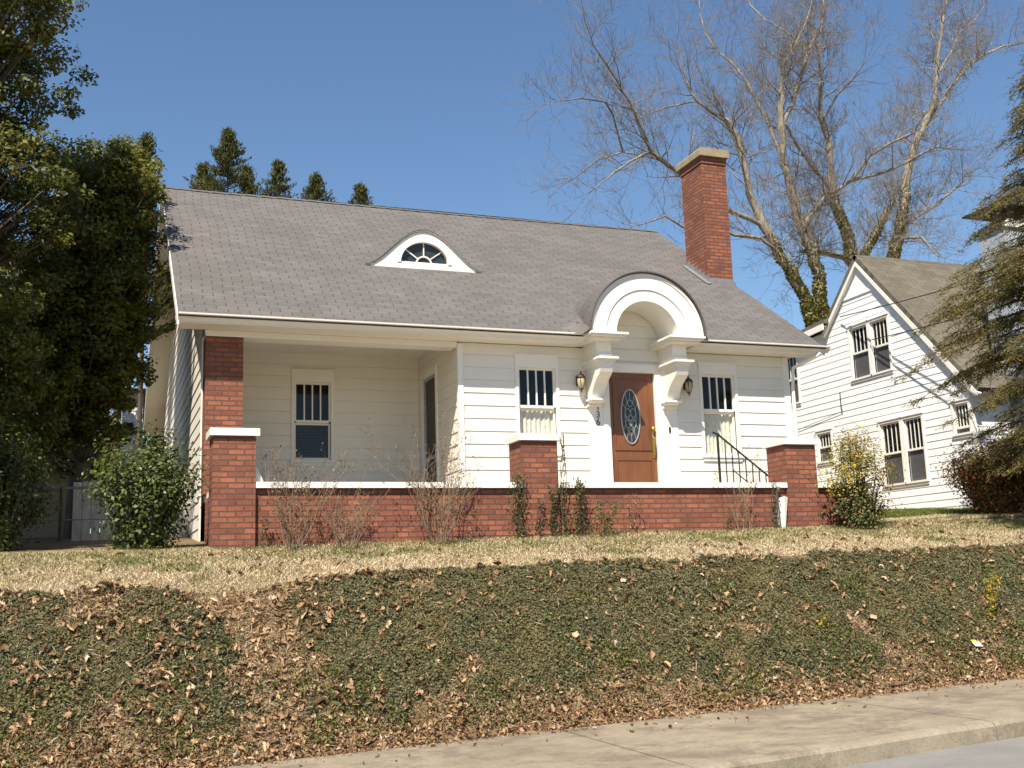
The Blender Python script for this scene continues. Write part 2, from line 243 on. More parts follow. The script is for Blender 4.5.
# ------------------------------------------------------------------ mesh helpers
BASE = {}
def tag(o, label=None, cat=None, group=None, kind=None):
    if label: o['label'] = label
    if cat: o['category'] = cat
    if group: o['group'] = group
    if kind: o['kind'] = kind
    return o
def thing(name, loc, label, cat, group=None):
    o = bpy.data.objects.new(name, None); COL.objects.link(o); o.location = loc; o.empty_display_size = 0.3
    BASE[o.name] = Vector(loc); return tag(o, label, cat, group)
def link_mesh(name, me, mat, parent):
    o = bpy.data.objects.new(name, me); COL.objects.link(o)
    if mat is not None: me.materials.append(mat)
    if parent is not None:
        o.parent = parent; BASE[o.name] = BASE[parent.name]
    else: BASE[o.name] = Vector((0, 0, 0))
    return o
class MB:
    def __init__(s): s.v = []; s.f = []; s.uv = {}
    def add(s, vs, fs, uvs=None):
        n = len(s.v); s.v += [tuple(p) for p in vs]
        for i, f in enumerate(fs):
            if uvs is not None: s.uv[len(s.f)] = [uvs[k] for k in f]
            s.f.append(tuple(n+k for k in f))
        return s
    def box(s, x0, x1, y0, y1, z0, z1):
        vs = [(x0,y0,z0),(x1,y0,z0),(x1,y1,z0),(x0,y1,z0),(x0,y0,z1),(x1,y0,z1),(x1,y1,z1),(x0,y1,z1)]
        return s.add(vs, [(0,3,2,1),(4,5,6,7),(0,1,5,4),(1,2,6,5),(2,3,7,6),(3,0,4,7)])
    def lbox(s, P, u0, u1, o0, o1, z0, z1):
        vs = [P(u0,o0,z0),P(u1,o0,z0),P(u1,o1,z0),P(u0,o1,z0),P(u0,o0,z1),P(u1,o0,z1),P(u1,o1,z1),P(u0,o1,z1)]
        return s.add(vs, [(0,3,2,1),(4,5,6,7),(0,1,5,4),(1,2,6,5),(2,3,7,6),(3,0,4,7)])
    def prism(s, poly, axis, a, b):
        n = len(poly)
        def mk(p, t): return (t, p[0], p[1]) if axis == 'x' else ((p[0], t, p[1]) if axis == 'y' else (p[0], p[1], t))
        vs = [mk(p, a) for p in poly] + [mk(p, b) for p in poly]
        fs = [tuple(range(n))[::-1], tuple(range(n, 2*n))] + [(i, (i+1) % n, n+(i+1) % n, n+i) for i in range(n)]
        return s.add(vs, fs)
    def ring(s, cx, cz, r0, r1, y0, y1, a0=0.0, a1=math.pi, n=36):
        vs = []; fs = []
        for i in range(n+1):
            a = a0+(a1-a0)*i/n; c, t = math.cos(a), math.sin(a)
            vs += [(cx+r0*c, y0, cz+r0*t), (cx+r1*c, y0, cz+r1*t), (cx+r1*c, y1, cz+r1*t), (cx+r0*c, y1, cz+r0*t)]
        for i in range(n):
            k = 4*i
            for j in range(4): fs.append((k+j, k+(j+1) % 4, k+4+(j+1) % 4, k+4+j))
        fs += [(0, 1, 2, 3), (4*n+3, 4*n+2, 4*n+1, 4*n)]
        return s.add(vs, fs)
    def lathe(s, cx, cy, prof, n=14):
        vs = []; fs = []
        for r, z in prof:
            for i in range(n): a = 2*math.pi*i/n; vs.append((cx+r*math.cos(a), cy+r*math.sin(a), z))
        for k in range(len(prof)-1):
            for i in range(n): fs.append((k*n+i, k*n+(i+1) % n, (k+1)*n+(i+1) % n, (k+1)*n+i))
        return s.add(vs, fs)
    def tube(s, pts, rad, n=5, cap=False):
        pts = [Vector(p) for p in pts]; k = len(pts)
        if isinstance(rad, (int, float)): rad = [rad]*k
        vs = []; prev = None
        for i, p in enumerate(pts):
            d = (pts[min(i+1, k-1)]-pts[max(i-1, 0)]); d = d.normalized() if d.length > 1e-9 else Vector((0, 0, 1))
            if prev is None: a = d.orthogonal().normalized()
            else: a = (prev - d*prev.dot(d)); a = a.normalized() if a.length > 1e-6 else d.orthogonal().normalized()
            prev = a; b = d.cross(a)
            for j in range(n): t = 2*math.pi*j/n; vs.append(p+(a*math.cos(t)+b*math.sin(t))*rad[i])
        fs = [(i*n+j, i*n+(j+1) % n, (i+1)*n+(j+1) % n, (i+1)*n+j) for i in range(k-1) for j in range(n)]
        if cap: fs += [tuple(range(n))[::-1], tuple(range((k-1)*n, k*n))]
        return s.add(vs, fs)
    def build(s, name, mat, parent=None, smooth=False, label=None):
        me = bpy.data.meshes.new(name); base = BASE[parent.name] if parent is not None else Vector((0, 0, 0))
        vs = [(p[0]-base[0], p[1]-base[1], p[2]-base[2]) for p in s.v]
        me.from_pydata(vs, [], s.f); me.update()
        uvl = me.uv_layers.new(name='UVMap'); data = np.zeros(len(me.loops)*2, dtype=np.float32)
        for p in me.polygons:
            n = p.normal; ax, ay, az = abs(n[0]), abs(n[1]), abs(n[2]); cu = s.uv.get(p.index)
            for q, li in enumerate(p.loop_indices):
                if cu: u, v = cu[q]
                else:
                    x, y, z = s.v[me.loops[li].vertex_index]
                    if az >= ax and az >= ay: u, v = x, y
                    elif ax > ay: u, v = y, z
                    else: u, v = x, z
                data[2*li] = u; data[2*li+1] = v
        uvl.data.foreach_set('uv', data)
        if smooth: me.polygons.foreach_set('use_smooth', [True]*len(me.polygons))
        o = link_mesh(name, me, mat, parent)
        if label: o['label'] = label
        return o
def big_mesh(name, V, Fc, mat, parent=None):
    """V (n,3) world coordinates, Fc (m,k)"""
    me = bpy.data.meshes.new(name); base = np.array(BASE[parent.name]) if parent is not None else np.zeros(3)
    V = np.asarray(V, dtype=np.float32)-base.astype(np.float32); Fc = np.asarray(Fc, dtype=np.int32); m_, k = Fc.shape
    me.vertices.add(len(V)); me.vertices.foreach_set('co', V.ravel())
    me.loops.add(m_*k); me.loops.foreach_set('vertex_index', Fc.ravel())
    me.polygons.add(m_); me.polygons.foreach_set('loop_start', np.arange(0, m_*k, k, dtype=np.int32))
    me.polygons.foreach_set('loop_total', np.full(m_, k, dtype=np.int32))
    me.update(calc_edges=True); return link_mesh(name, me, mat, parent)
def frames(N, up_bias=0.0, nrm=None):
    """random orthonormal frames; z axis biased to up or to nrm"""
    z = rng.normal(size=(N, 3))
    if nrm is None: z[:, 2] = np.abs(z[:, 2])+up_bias
    else: z = z*0.55+nrm*up_bias
    z /= np.linalg.norm(z, axis=1, keepdims=True)+1e-9
    a = rng.normal(size=(N, 3)); a -= (a*z).sum(1, keepdims=True)*z; a /= np.linalg.norm(a, axis=1, keepdims=True)+1e-9
    b = np.cross(z, a); return np.stack([a, b, z], axis=2)
LEAF_V = np.array([(-0.5, 0, 0), (0.0, 0.28, 0.07), (0.5, 0, -0.05), (0.0, -0.28, 0.07)]); LEAF_F = np.array([(0, 1, 2, 3)])
NARROW_V = np.array([(-0.5, 0, 0), (0.0, 0.13, 0.03), (0.5, 0, -0.05), (0.0, -0.13, 0.03)])
OAK_V = np.array([(-.55, 0, .0), (-.3, .1, .05), (-.22, .34, .12), (-.05, .12, .03), (.12, .36, .14), (.2, .12, .02), (.36, .22, .1), (.55, 0, -.06), (.34, -.22, .12), (.2, -.12, .0), (.1, -.36, .18), (-.05, -.12, .02), (-.24, -.32, .14), (-.3, -.1, .03), (0, 0, -.05)])
OAK_F = np.array([(14, i, (i+1) % 14) for i in range(14)])
def scatter(P, size, R, TV=LEAF_V, TF=LEAF_F, stretch=None):
    N = len(P); k = len(TV); T = TV[None]*np.asarray(size)[:, None, None]
    if stretch is not None: T = T*stretch
    V = np.einsum('nij,nkj->nki', R, T)+P[:, None, :]
    Fc = TF[None]+(np.arange(N)*k)[:, None, None]
    return V.reshape(-1, 3), Fc.reshape(-1, TF.shape[1])

# ------------------------------------------------------------------ terrain
G = 0.025
YI = 10.2
def z_walk(X): return -1.40+G*(X-4.0)
def y_curb(X): return 7.57+0.10*(X-4.2)
def nz(x, y, s, seed=0.0):
    x = np.asarray(x, float)*s+seed*3.17; y = np.asarray(y, float)*s-seed*1.31
    return (np.sin(x*1.7+1.3*np.sin(y*1.1+seed))+np.sin(y*2.3+1.7*np.sin(x*0.9-seed))+0.5*np.sin(x*4.1+y*3.3+seed)+0.5*np.sin(x*3.7-y*5.1))/3.0
def z_lawn(X, Y):
    X = np.clip(X, -12, 30)
    crest = 0.02+0.018*X; wall = 0.50+0.0185*X
    t = (Y-11.9)/2.4
    a = crest+(wall-crest)*t
    b = wall+0.085*(np.minimum(Y, 22)-14.3)
    b = np.where(X > 11.5, b+np.clip((X-11.5)/2.0, 0, 1)*0.06, b)
    return np.where(Y < 14.3, a, b)
def ground(X, Y):
    X = np.asarray(X, float); Y = np.asarray(Y, float)
    Xc = np.clip(X, -12, 30)
    zw = z_walk(Xc)-0.01; dip = -0.16*np.exp(-((Xc-1.25)/0.55)**2)
    zc = 0.02+0.018*Xc+dip
    t = np.clip((Y-YI)/1.72, 0, 1)
    s = 1-(1-t)**1.45; s = s*0.9+0.1*t*t*(3-2*t)
    bank = zw+(zc-zw)*s+0.035*nz(X, Y, 2.1, 1)*np.sin(np.pi*t)
    lawn = z_lawn(X, Y)+dip*np.clip(1-(Y-11.9)/0.8, 0, 1)+0.012*nz(X, Y, 1.7, 2)
    return np.where(Y < YI+1.72, bank, lawn)
def grid_mesh(xs, ys, zf):
    X, Y = np.meshgrid(xs, ys); Z = zf(X, Y); V = np.stack([X, Y, Z], -1).reshape(-1, 3); nx = len(xs)
    i = np.arange((len(ys)-1)*(nx-1)); r, c = i//(nx-1), i % (nx-1); a = r*nx+c
    return V, np.stack([a, a+1, a+nx+1, a+nx], 1)
xs = np.concatenate([[-300, -120, -60, -30, -15, -8], np.arange(-4, 16.01, 0.08), [18, 22, 30, 60, 120, 300]])
ys = np.concatenate([np.arange(YI-0.06, 14.4, 0.06), np.arange(14.5, 26, 0.5), [30, 40, 60, 100, 200, 400, 900]])
V, Fc = grid_mesh(xs, ys, ground)
tag(big_mesh('lawn_ground', V, Fc, M['soil']), kind='structure')
# sidewalk: slabs as one strip with sawn joints, curb and street
mb = MB(); X = -40.0
edges = [-38+3.12*i for i in range(26)]; off = 4.22-edges[int((4.22+38)//3.12)]
edges = [e+off for e in edges]
for a, b_ in zip(edges[:-1], edges[1:]):
    a += 0.011; b_ -= 0.011
    ya, yb = y_curb(a)+0.165, y_curb(b_)+0.165
    n = 6
    for i in range(n):
        p, q = a+(b_-a)*i/n, a+(b_-a)*(i+1)/n
        yp, yq = y_curb(p)+0.165, y_curb(q)+0.165
        mb.add([(p, yp, z_walk(p)-.1), (q, yq, z_walk(q)-.1), (q, YI+.03, z_walk(q)-.1), (p, YI+.03, z_walk(p)-.1), (p, yp, z_walk(p)), (q, yq, z_walk(q)), (q, YI+.03, z_walk(q)), (p, YI+.03, z_walk(p))],
               [(4, 5, 6, 7), (0, 1, 5, 4)] + ([(3, 0, 4, 7)] if i == 0 else []) + ([(1, 2, 6, 5)] if i == n-1 else []))
tag(mb.build('sidewalk', M['concrete']), kind='structure')
mb = MB(); mb2 = MB()
for a, b_ in zip(edges[:-1], edges[1:]):
    a += 0.005; b_ -= 0.005; n = 8; V = []; Fs = []
    for i in range(n+1):
        p = a+(b_-a)*i/n; y = y_curb(p); z = z_walk(p); w = 0.008*math.sin(p*3.1)
        V += [(p, y+0.005+w, z-.30), (p, y-0.012+w, z-.17), (p, y+w, z-.035), (p, y+.03+w, z-.004), (p, y+.155, z+.003), (p, y+.155, z-.30)]
    for i in range(n):
        for j in range(5): Fs.append((6*i+j, 6*i+j+1, 6*i+j+7, 6*i+j+6))
    Fs += [(0, 1, 2, 3, 4, 5), tuple(6*n+k for k in (5, 4, 3, 2, 1, 0))]
    mb.add(V, Fs)
tag(mb.build('curb', M['curb']), kind='structure')
xs = np.concatenate([[-300, -100, -40], np.arange(-10, 25, 0.5), [40, 100, 300]]); ys = np.linspace(0, 1, 14)
X_, T_ = np.meshgrid(xs, ys); Xc_ = np.clip(X_, -36, 42); Yy = (y_curb(Xc_)+0.02)*(1-T_)+(y_curb(Xc_)-9.0)*T_
Z_ = z_walk(Xc_)-0.155+0.10*np.sin(np.pi*T_)*0.6; Vv = np.stack([X_, Yy, Z_], -1).reshape(-1, 3); nx = len(xs)
i = np.arange((len(ys)-1)*(nx-1)); r_, c_ = i//(nx-1), i % (nx-1); a_ = r_*nx+c_
tag(big_mesh('road', Vv, np.stack([a_, a_+nx, a_+nx+1, a_+1], 1), M['asphalt']), kind='structure')
gb = MB(); gb.add([(-300, -600, -1.75), (300, -600, -1.75), (300, 9, -1.75), (-300, 9, -1.75)], [(0, 1, 2, 3)])
tag(gb.build('ground_base', M['soil']), kind='structure')

# ------------------------------------------------------------------ shared building helpers
def lap(mb, P, zlist, u_lo, u_hi, z0, z1, holes, expo, thick=0.017, phase=0.0):
    """lapped boards as slanted strips; holes are (u0,u1,z0,z1)"""
    k0 = math.floor((z0-phase)/expo); z = phase+k0*expo
    while z < z1-1e-6:
        cuts = {max(z, z0), min(z+expo, z1)}
        for h in holes:
            for c in (h[2], h[3]):
                if z < c < z+expo and z0 < c < z1: cuts.add(c)
        for c in zlist:
            if z < c < z+expo: cuts.add(c)
        cuts = sorted(cuts)
        for a, b in zip(cuts[:-1], cuts[1:]):
            if b-a < 1e-5: continue
            mid = (a+b)/2; segs = [(0.0, 1.0)]
            la, ha, lb, hb = u_lo(a), u_hi(a), u_lo(b), u_hi(b)
            if ha-la < 0.01 and hb-lb < 0.01: continue
            lm, hm = u_lo(mid), u_hi(mid); spans = [(lm, hm)]
            for h in holes:
                if h[2] < mid < h[3]:
                    ns = []
                    for s in spans:
                        if h[1] <= s[0] or h[0] >= s[1]: ns.append(s); continue
                        if h[0] > s[0]: ns.append((s[0], h[0]))
                        if h[1] < s[1]: ns.append((h[1], s[1]))
                    spans = ns
            oa = thick*(1-(a-z)/expo); ob = thick*(1-(b-z)/expo)
            for s in spans:
                if s[1]-s[0] < 0.004: continue
                a0 = la if s[0] == lm else s[0]; b0 = lb if s[0] == lm else s[0]
                a1 = ha if s[1] == hm else s[1]; b1 = hb if s[1] == hm else s[1]
                wob = 0.0015*math.sin(a*37+s[0])
                vs = [P(a0, oa+wob, a), P(a1, oa+wob, a), P(b1, ob, b), P(b0, ob, b)]; fs = [(0, 1, 2, 3)]
                if abs(a-z) < 1e-6: vs += [P(a0, -0.003, a+.002), P(a1, -0.003, a+.002)]; fs.append((4, 5, 1, 0))
                mb.add(vs, fs)
        z += expo
def sash_window(parent, P, u0, u1, z0, z1, zm, casing=0.075, head=0.16, sill=0.06, lites=4, curtain=None, frame_mat='white', screen=False, mid_head=True, blinds=False, mw=.011, md=0):
    """u0..u1, z0..z1 is the opening"""
    w = MB(); c = casing
    w.lbox(P, u0-c, u0, -.03, .030, z0-.0, z1); w.lbox(P, u1, u1+c, -.03, .030, z0-.0, z1)
    w.lbox(P, u0-c, u1+c, -.03, .032, z1, z1+head)
    w.lbox(P, u0-c-.02, u1+c+.02, -.03, .05, z1+head, z1+head+.022)
    win = w.build('window', M[frame_mat], parent)
    s = MB(); s.lbox(P, u0-c-.02, u1+c+.02, -.05, .05, z0-.04, z0); s.lbox(P, u0-c, u1+c, -.03, .03, z0-.04-sill, z0-.04); s.build('sill', M[frame_mat], win)
    f = .034
    t = MB(); t.lbox(P, u0, u0+f, -.055, -.015, zm, z1); t.lbox(P, u1-f, u1, -.055, -.015, zm, z1); t.lbox(P, u0+f, u1-f, -.055, -.015, z1-f, z1); t.lbox(P, u0+f, u1-f, -.055, -.008, zm-.02, zm+.022)
    for i in range(1, lites):
        x = u0+f+(u1-u0-2*f)*i/lites; t.lbox(P, x-mw, x+mw, -.05+md, -.018, zm+.022, z1-f)
    t.build('upper_sash', M[frame_mat], win)
    b = MB(); lm = 'grey_frame' if screen else frame_mat
    b.lbox(P, u0, u0+f, -.085, -.057, z0, zm-.02); b.lbox(P, u1-f, u1, -.085, -.057, z0, zm-.02); b.lbox(P, u0+f, u1-f, -.085, -.057, z0, z0+.05); b.lbox(P, u0+f, u1-f, -.085, -.057, zm-.055, zm-.02)
    b.build('lower_sash', M[lm], win)
    g = MB(); g.add([P(u0+f, -.035, zm), P(u1-f, -.035, zm), P(u1-f, -.035, z1-f), P(u0+f, -.035, z1-f)], [(0, 1, 2, 3)])
    g.add([P(u0+f, -.072, z0), P(u1-f, -.072, z0), P(u1-f, -.072, zm-.03), P(u0+f, -.072, zm-.03)], [(0, 1, 2, 3)]); g.build('pane', M['glass'], win)
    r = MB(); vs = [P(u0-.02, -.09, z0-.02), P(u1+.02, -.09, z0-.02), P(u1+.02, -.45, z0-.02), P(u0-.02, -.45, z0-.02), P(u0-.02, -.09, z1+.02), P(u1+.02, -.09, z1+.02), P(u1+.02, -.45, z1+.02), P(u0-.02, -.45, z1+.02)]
    r.add(vs, [(0, 3, 2, 1), (4, 5, 6, 7), (1, 2, 6, 5), (2, 3, 7, 6), (3, 0, 4, 7)]); r.build('dark_room_box', M['room'], win)  # near-black box: darkness of the unlit room put into its colour
    if curtain:
        for (ca, cb, za, zb) in curtain:
            k = MB(); n = 40; vs = []; fs = []
            for i in range(n+1):
                x = ca+(cb-ca)*i/n; o = -.11-.012*math.sin(i*1.25)-.006*math.sin(i*0.53)
                vs += [P(x, o, za), P(x, o, zb)]
            for i in range(n): fs.append((2*i, 2*i+2, 2*i+3, 2*i+1))
            k.add(vs, fs); k.build('curtain', M['curtain'], win, smooth=True)
    if screen:
        k = MB(); k.add([P(u0+f, -.050, z0+.01), P(u1-f, -.050, z0+.01), P(u1-f, -.050, zm-.03), P(u0+f, -.050, zm-.03)], [(0, 1, 2, 3)]); k.build('insect_screen', M['screen'], win)
    if blinds:
        k = MB(); zz = z0+.02
        while zz < zm-.03:
            k.add([P(u0+f, -.100, zz), P(u1-f, -.100, zz), P(u1-f, -.118, zz+.019), P(u0+f, -.118, zz+.019)], [(0, 1, 2, 3)]); zz += .026
        k.build('blind', M['screen'], win)
    return win

# ------------------------------------------------------------------ the white cottage
XW0, XW1, YF, YBK, YREC, XREC = 1.40, 11.25, 16.15, 26.40, 18.48, 5.22
YE, ZE, SL, XL, XR = 15.70, 3.87, 0.678, 0.97, 11.75
YR = 21.52; ZR = ZE+SL*(YR-YE); YB = 2*YR-YE
ZFL = 1.37
def zr(Y): return ZE+SL*(Y-YE) if Y < YR else ZR-SL*(Y-YR)
def yr_at(z): return YE+(z-ZE)/SL
house = thing('cottage', (6.3, 20.0, 0.6), 'white clapboard cottage with grey shingle roof, red brick porch piers and arched entry hood', 'house')
AC, AZ, AR = 8.19, 3.85, 1.00   # arch centre and outer radius
PF = lambda u, o, z: (u, YF-o, z)
PREC = lambda u, o, z: (u, YREC-o, z)
PSIDE = lambda u, o, z: (XREC-o, u, z)      # recess side wall looks to -X
PL = lambda u, o, z: (XW0-o, u, z)
PR = lambda u, o, z: (XW1+o, u, z)
W2 = (6.20, 6.845, 2.00, 3.38); W3 = (9.52, 10.165, 2.00, 3.38); W1 = (3.05, 3.67, 2.13, 3.46)
def hole(w): return (w[0]-.002, w[1]+.002, w[2]-.002, w[3]+.002)
walls = MB(); PH = 2.95-0.202*6
lap(walls, PF, [], lambda z: XREC, lambda z: 7.40, 1.30, 3.74, [hole(W2)], 0.202, 0.014, PH)
lap(walls, PF, [], lambda z: 9.02, lambda z: XW1, 1.30, 3.74, [hole(W3)], 0.202, 0.014, PH)
lap(walls, PF, [], lambda z: 7.40, lambda z: 9.02, 3.50, 4.50, [], 0.202, 0.014, PH)
fw_ = walls.build('front_wall', M['siding'], house)
walls = MB(); lap(walls, PREC, [], lambda z: XW0, lambda z: XREC, 1.30, 3.97, [hole(W1)], 0.202, 0.014, PH); walls.build('porch_back_wall', M['siding'], house)
SD = (17.38, 18.20, 1.40, 3.50)
walls = MB(); lap(walls, PSIDE, [], lambda z: YF+.01, lambda z: YREC, 1.30, 3.97, [hole(SD)], 0.202, 0.014, PH); walls.build('porch_side_wall', M['siding'], house)
for Pq, nm in ((PL, 'left_wall'), (PR, 'right_wall')):
    walls = MB(); y0 = YF+.5 if nm == 'left_wall' else YF+.01
    lap(walls, Pq, [], lambda z: max(y0, yr_at(z+.06)), lambda z: min(YBK, 2*YR-yr_at(z+.06)), 0.3, ZR-.1, [], 0.202, 0.014, PH)
    walls.build(nm, M['siding'], house)
b = MB(); b.box(XW0+.02, XW1-.02, YBK-.02, YBK, .3, 4.2); b.build('rear_wall', M['siding'], house)
b = MB(); b.box(XW0+.012, XW0+.03, YF+.5, YREC, 1.3, 4.0); b.build('porch_end_wall', M['siding'], house)
# corner boards and door surround
for nm, bxs in (('corner_board', (XREC-.024, XREC+.06, YF-.026, YF+.06, 1.37, 3.72)), ('corner_board', (XW1-.09, XW1+.026, YF-.026, YF+.08, .8, 3.74)), ('corner_board', (XW0-.026, XW0+.0, YF+.42, YF+.51, .5, 3.74)),
                ('pilaster', (7.40, 7.655, YF-.028, YF+.02, 1.37, 3.50)), ('pilaster', (8.765, 9.02, YF-.028, YF+.02, 1.37, 3.50))):
    t = MB(); t.box(*bxs); t.build(nm, M['white'], house)
t = MB(); t.box(7.655, 7.775, YF-.045, YF+.05, 1.37, 3.36); t.box(8.615, 8.765, YF-.045, YF+.05, 1.37, 3.36); t.box(7.655, 8.765, YF-.052, YF+.05, 3.36, 3.50); t.build('door_casing', M['white'], house)
# door
d = MB(); d.box(7.775, 8.615, YF+.02, YF+.07, 1.40, 3.36)
def frame_rect(mb, x0, x1, z0, z1, y0, y1, w):
    mb.box(x0, x1, y0, y1, z0, z0+w); mb.box(x0, x1, y0, y1, z1-w, z1); mb.box(x0, x0+w, y0, y1, z0+w, z1-w); mb.box(x1-w, x1, y0, y1, z0+w, z1-w)
frame_rect(d, 7.86, 8.53, 2.07, 3.27, YF+.005, YF+.0205, .022); frame_rect(d, 7.86, 8.53, 1.50, 1.93, YF+.002, YF+.0205, .026)
d.box(7.90, 8.49, YF+.012, YF+.0205, 1.54, 1.89)
door = d.build('door', M['door_wood'], house)
ocx, ocz, oa, ob = 8.165, 2.63, .165, .44
g = MB(); n = 40
g.add([(ocx+oa*math.cos(2*math.pi*i/n), YF+.012, ocz+ob*math.sin(2*math.pi*i/n)) for i in range(n)], [tuple(range(n))]); g.build('oval_glass', M['leaded'], door)
c_ = MB()
def ell(k, s0=0, s1=1, dx=0, dz=0): return [(ocx+dx+oa*k*math.cos(2*math.pi*(s0+(s1-s0)*i/28)), YF+.008, ocz+dz+ob*k*math.sin(2*math.pi*(s0+(s1-s0)*i/28))) for i in range(29)]
c_.tube(ell(1.03), .012, 5); c_.tube(ell(.62), .005, 4)
for a in (30, 60, 90, 120, 150, 210, 240, 270, 300, 330):
    r = math.radians(a); c_.tube([(ocx+oa*.62*math.cos(r), YF+.008, ocz+ob*.62*math.sin(r)), (ocx+oa*math.cos(r), YF+.008, ocz+ob*math.sin(r))], .005, 4)
for dx, dz, q in ((-.05, -.12, .28), (.05, -.12, .28), (-.05, .06, .3), (.05, .06, .3), (0, -.26, .22), (0, .22, .25), (0, -.02, .2)):
    c_.tube([(ocx+dx+oa*q*math.cos(i*math.pi/8), YF+.008, ocz+dz+ob*q*.55*math.sin(i*math.pi/8)) for i in range(17)], .006, 4)
for sx in (-1, 1): c_.tube([(ocx+sx*.10, YF+.008, ocz+.03), (ocx+sx*.06, YF+.008, ocz-.05), (ocx+sx*.01, YF+.008, ocz-.15), (ocx+sx*.06, YF+.008, ocz-.24)], .006, 4)
c_.build('glass_leading', M['came'], door)
h = MB(); h.box(8.535, 8.575, YF+.004, YF+.0205, 1.95, 2.42)
h.lathe(8.555, YF-.02, [(0, 2.47), (.03, 2.46), (.038, 2.43), (.03, 2.40), (0, 2.39)], 10)
h.tube([(8.555, YF+.0, 2.30), (8.555, YF-.05, 2.26), (8.555, YF-.06, 2.12), (8.555, YF-.045, 2.02), (8.555, YF+.0, 1.99)], .013, 6); h.build('door_handle', M['brass'], door)
th = MB(); th.box(7.655, 8.765, YF-.10, YF+.06, 1.372, 1.40); th.build('door_threshold', M['white'], house)
bb = MB(); bb.box(8.84, 8.87, YF-.045, YF-.028, 2.37, 2.46); bb.build('doorbell', M['black_iron'], house)
# house number on the pilaster, digits one above the other
txt = MB()
for k_, ch in enumerate('136'):
    cu = bpy.data.curves.new('num', 'FONT'); cu.body = ch; cu.size = .155; cu.extrude = .004; cu.align_x = 'CENTER'
    to = bpy.data.objects.new('num', cu); COL.objects.link(to); bpy.context.view_layer.update()
    me = to.evaluated_get(bpy.context.evaluated_depsgraph_get()).to_mesh()
    x0, z0 = 7.565-.004*k_, 2.71-.12*k_
    txt.add([(x0+v.co.x, YF-.034-v.co.z, z0+v.co.y) for v in me.vertices], [tuple(p.vertices) for p in me.polygons])
    bpy.data.objects.remove(to); bpy.data.curves.remove(cu)
txt.build('house_number', M['digit'], house)
# windows
sash_window(house, PF, *W2, 2.75, casing=.05, head=.19, curtain=[(6.20, 6.845, 2.0, 2.74)])
sash_window(house, PF, *W3, 2.77, casing=.05, head=.19, curtain=[(9.52, 10.165, 2.0, 2.75)])
sash_window(house, PREC, *W1, 2.79, casing=.05, head=.2, blinds=True)
# porch side door (screen door)
s = MB(); u0, u1, z0, z1 = SD
s.lbox(PSIDE, u0-.07, u0, -.03, .03, z0, z1+.12); s.lbox(PSIDE, u1, u1+.07, -.03, .03, z0, z1+.12); s.lbox(PSIDE, u0, u1, -.03, .03, z1, z1+.12)
sdr = s.build('screen_door', M['white'], house)
s = MB(); s.lbox(PSIDE, u0, u0+.05, -.05, -.01, z0, z1); s.lbox(PSIDE, u1-.05, u1, -.05, -.01, z0, z1); s.lbox(PSIDE, u0+.05, u1-.05, -.05, -.01, z1-.05, z1); s.lbox(PSIDE, u0+.05, u1-.05, -.05, -.01, 2.08, 2.14); s.build('door_rail', M['grey_frame'], sdr)
s = MB(); s.add([PSIDE(u0, -.04, z0), PSIDE(u1, -.04, z0), PSIDE(u1, -.04, z1), PSIDE(u0, -.04, z1)], [(0, 1, 2, 3)]); s.build('screen_panel', M['screen_door'], sdr)
# ceiling, beam, soffit
c = MB(); c.box(XW0+.03, XREC+.6, YF+.02, YREC+.02, 3.955, 3.99); c.build('porch_ceiling', M['white'], house)
c = MB(); c.box(XW0-.01, XREC-.03, YF-.01, YF+.30, 3.66, 3.954); c.box(XW0-.02, XREC-.028, YF-.022, YF-.011, 3.70, 3.745); c.build('porch_beam', M['white'], house)
c = MB()
for a, b_ in ((XL+.03, 7.22), (9.16, XR-.03)): c.box(a, b_, YE+.05, YF+.0, 3.748, 3.768)
c.build('eave_soffit', M['white'], house)
c = MB()
for a, b_ in ((XL, 7.20), (9.18, XR+.09)):
    c.prism([(YE+.05, 3.765), (YE+.022, 3.765), (YE+.012, 3.79), (YE-.01, 3.81), (YE-.045, 3.842), (YE-.068, 3.848), (YE-.072, 3.87), (YE-.06, 3.872), (YE-.052, 3.856), (YE+.0, 3.83), (YE+.035, 3.80), (YE+.035, 3.862), (YE+.05, 3.862)], 'x', a, b_)
c.build('gutter', M['white'], house)
b = MB(); b.tube([(XR-.10, YE-.02, 3.75), (XR-.15, YE+.05, 3.70), (XR-.40, YF-.06, 3.55), (XR-.43, YF-.05, 3.2), (XR-.43, YF-.05, .9)], .032, 8); b.build('downspout', M['white'], house)
# roof surface: fine grid, cut open under the entry hood
roof_m = MB()
nx_, ny_ = 150, 86
ya = np.linspace(YE-.035, YR, ny_); xa = np.linspace(XL, XR, nx_); L_ = math.hypot(1, SL)
def rz(x, y): return zr(y)+0.012*mnoise.noise(Vector((x*.7, y*.7, 1.3)))-0.02*math.sin(math.pi*(x-XL)/(XR-XL))*(y-YE)/(YR-YE)
V = [(x, y, rz(x, y)) for y in ya for x in xa]; UV = [(x, (y-YE)*L_) for y in ya for x in xa]
def in_arch(x, y, z): return (x-AC)**2+(z-AZ)**2 < (AR-.0)**2 and abs(x-AC) < AR-.02 and y < 17.6
Fs = []
for j in range(ny_-1):
    for i in range(nx_-1):
        q = (j*nx_+i, j*nx_+i+1, (j+1)*nx_+i+1, (j+1)*nx_+i)
        if all(in_arch(*V[k]) for k in q): continue
        Fs.append(q)
roof_m.add(V, Fs, UV)
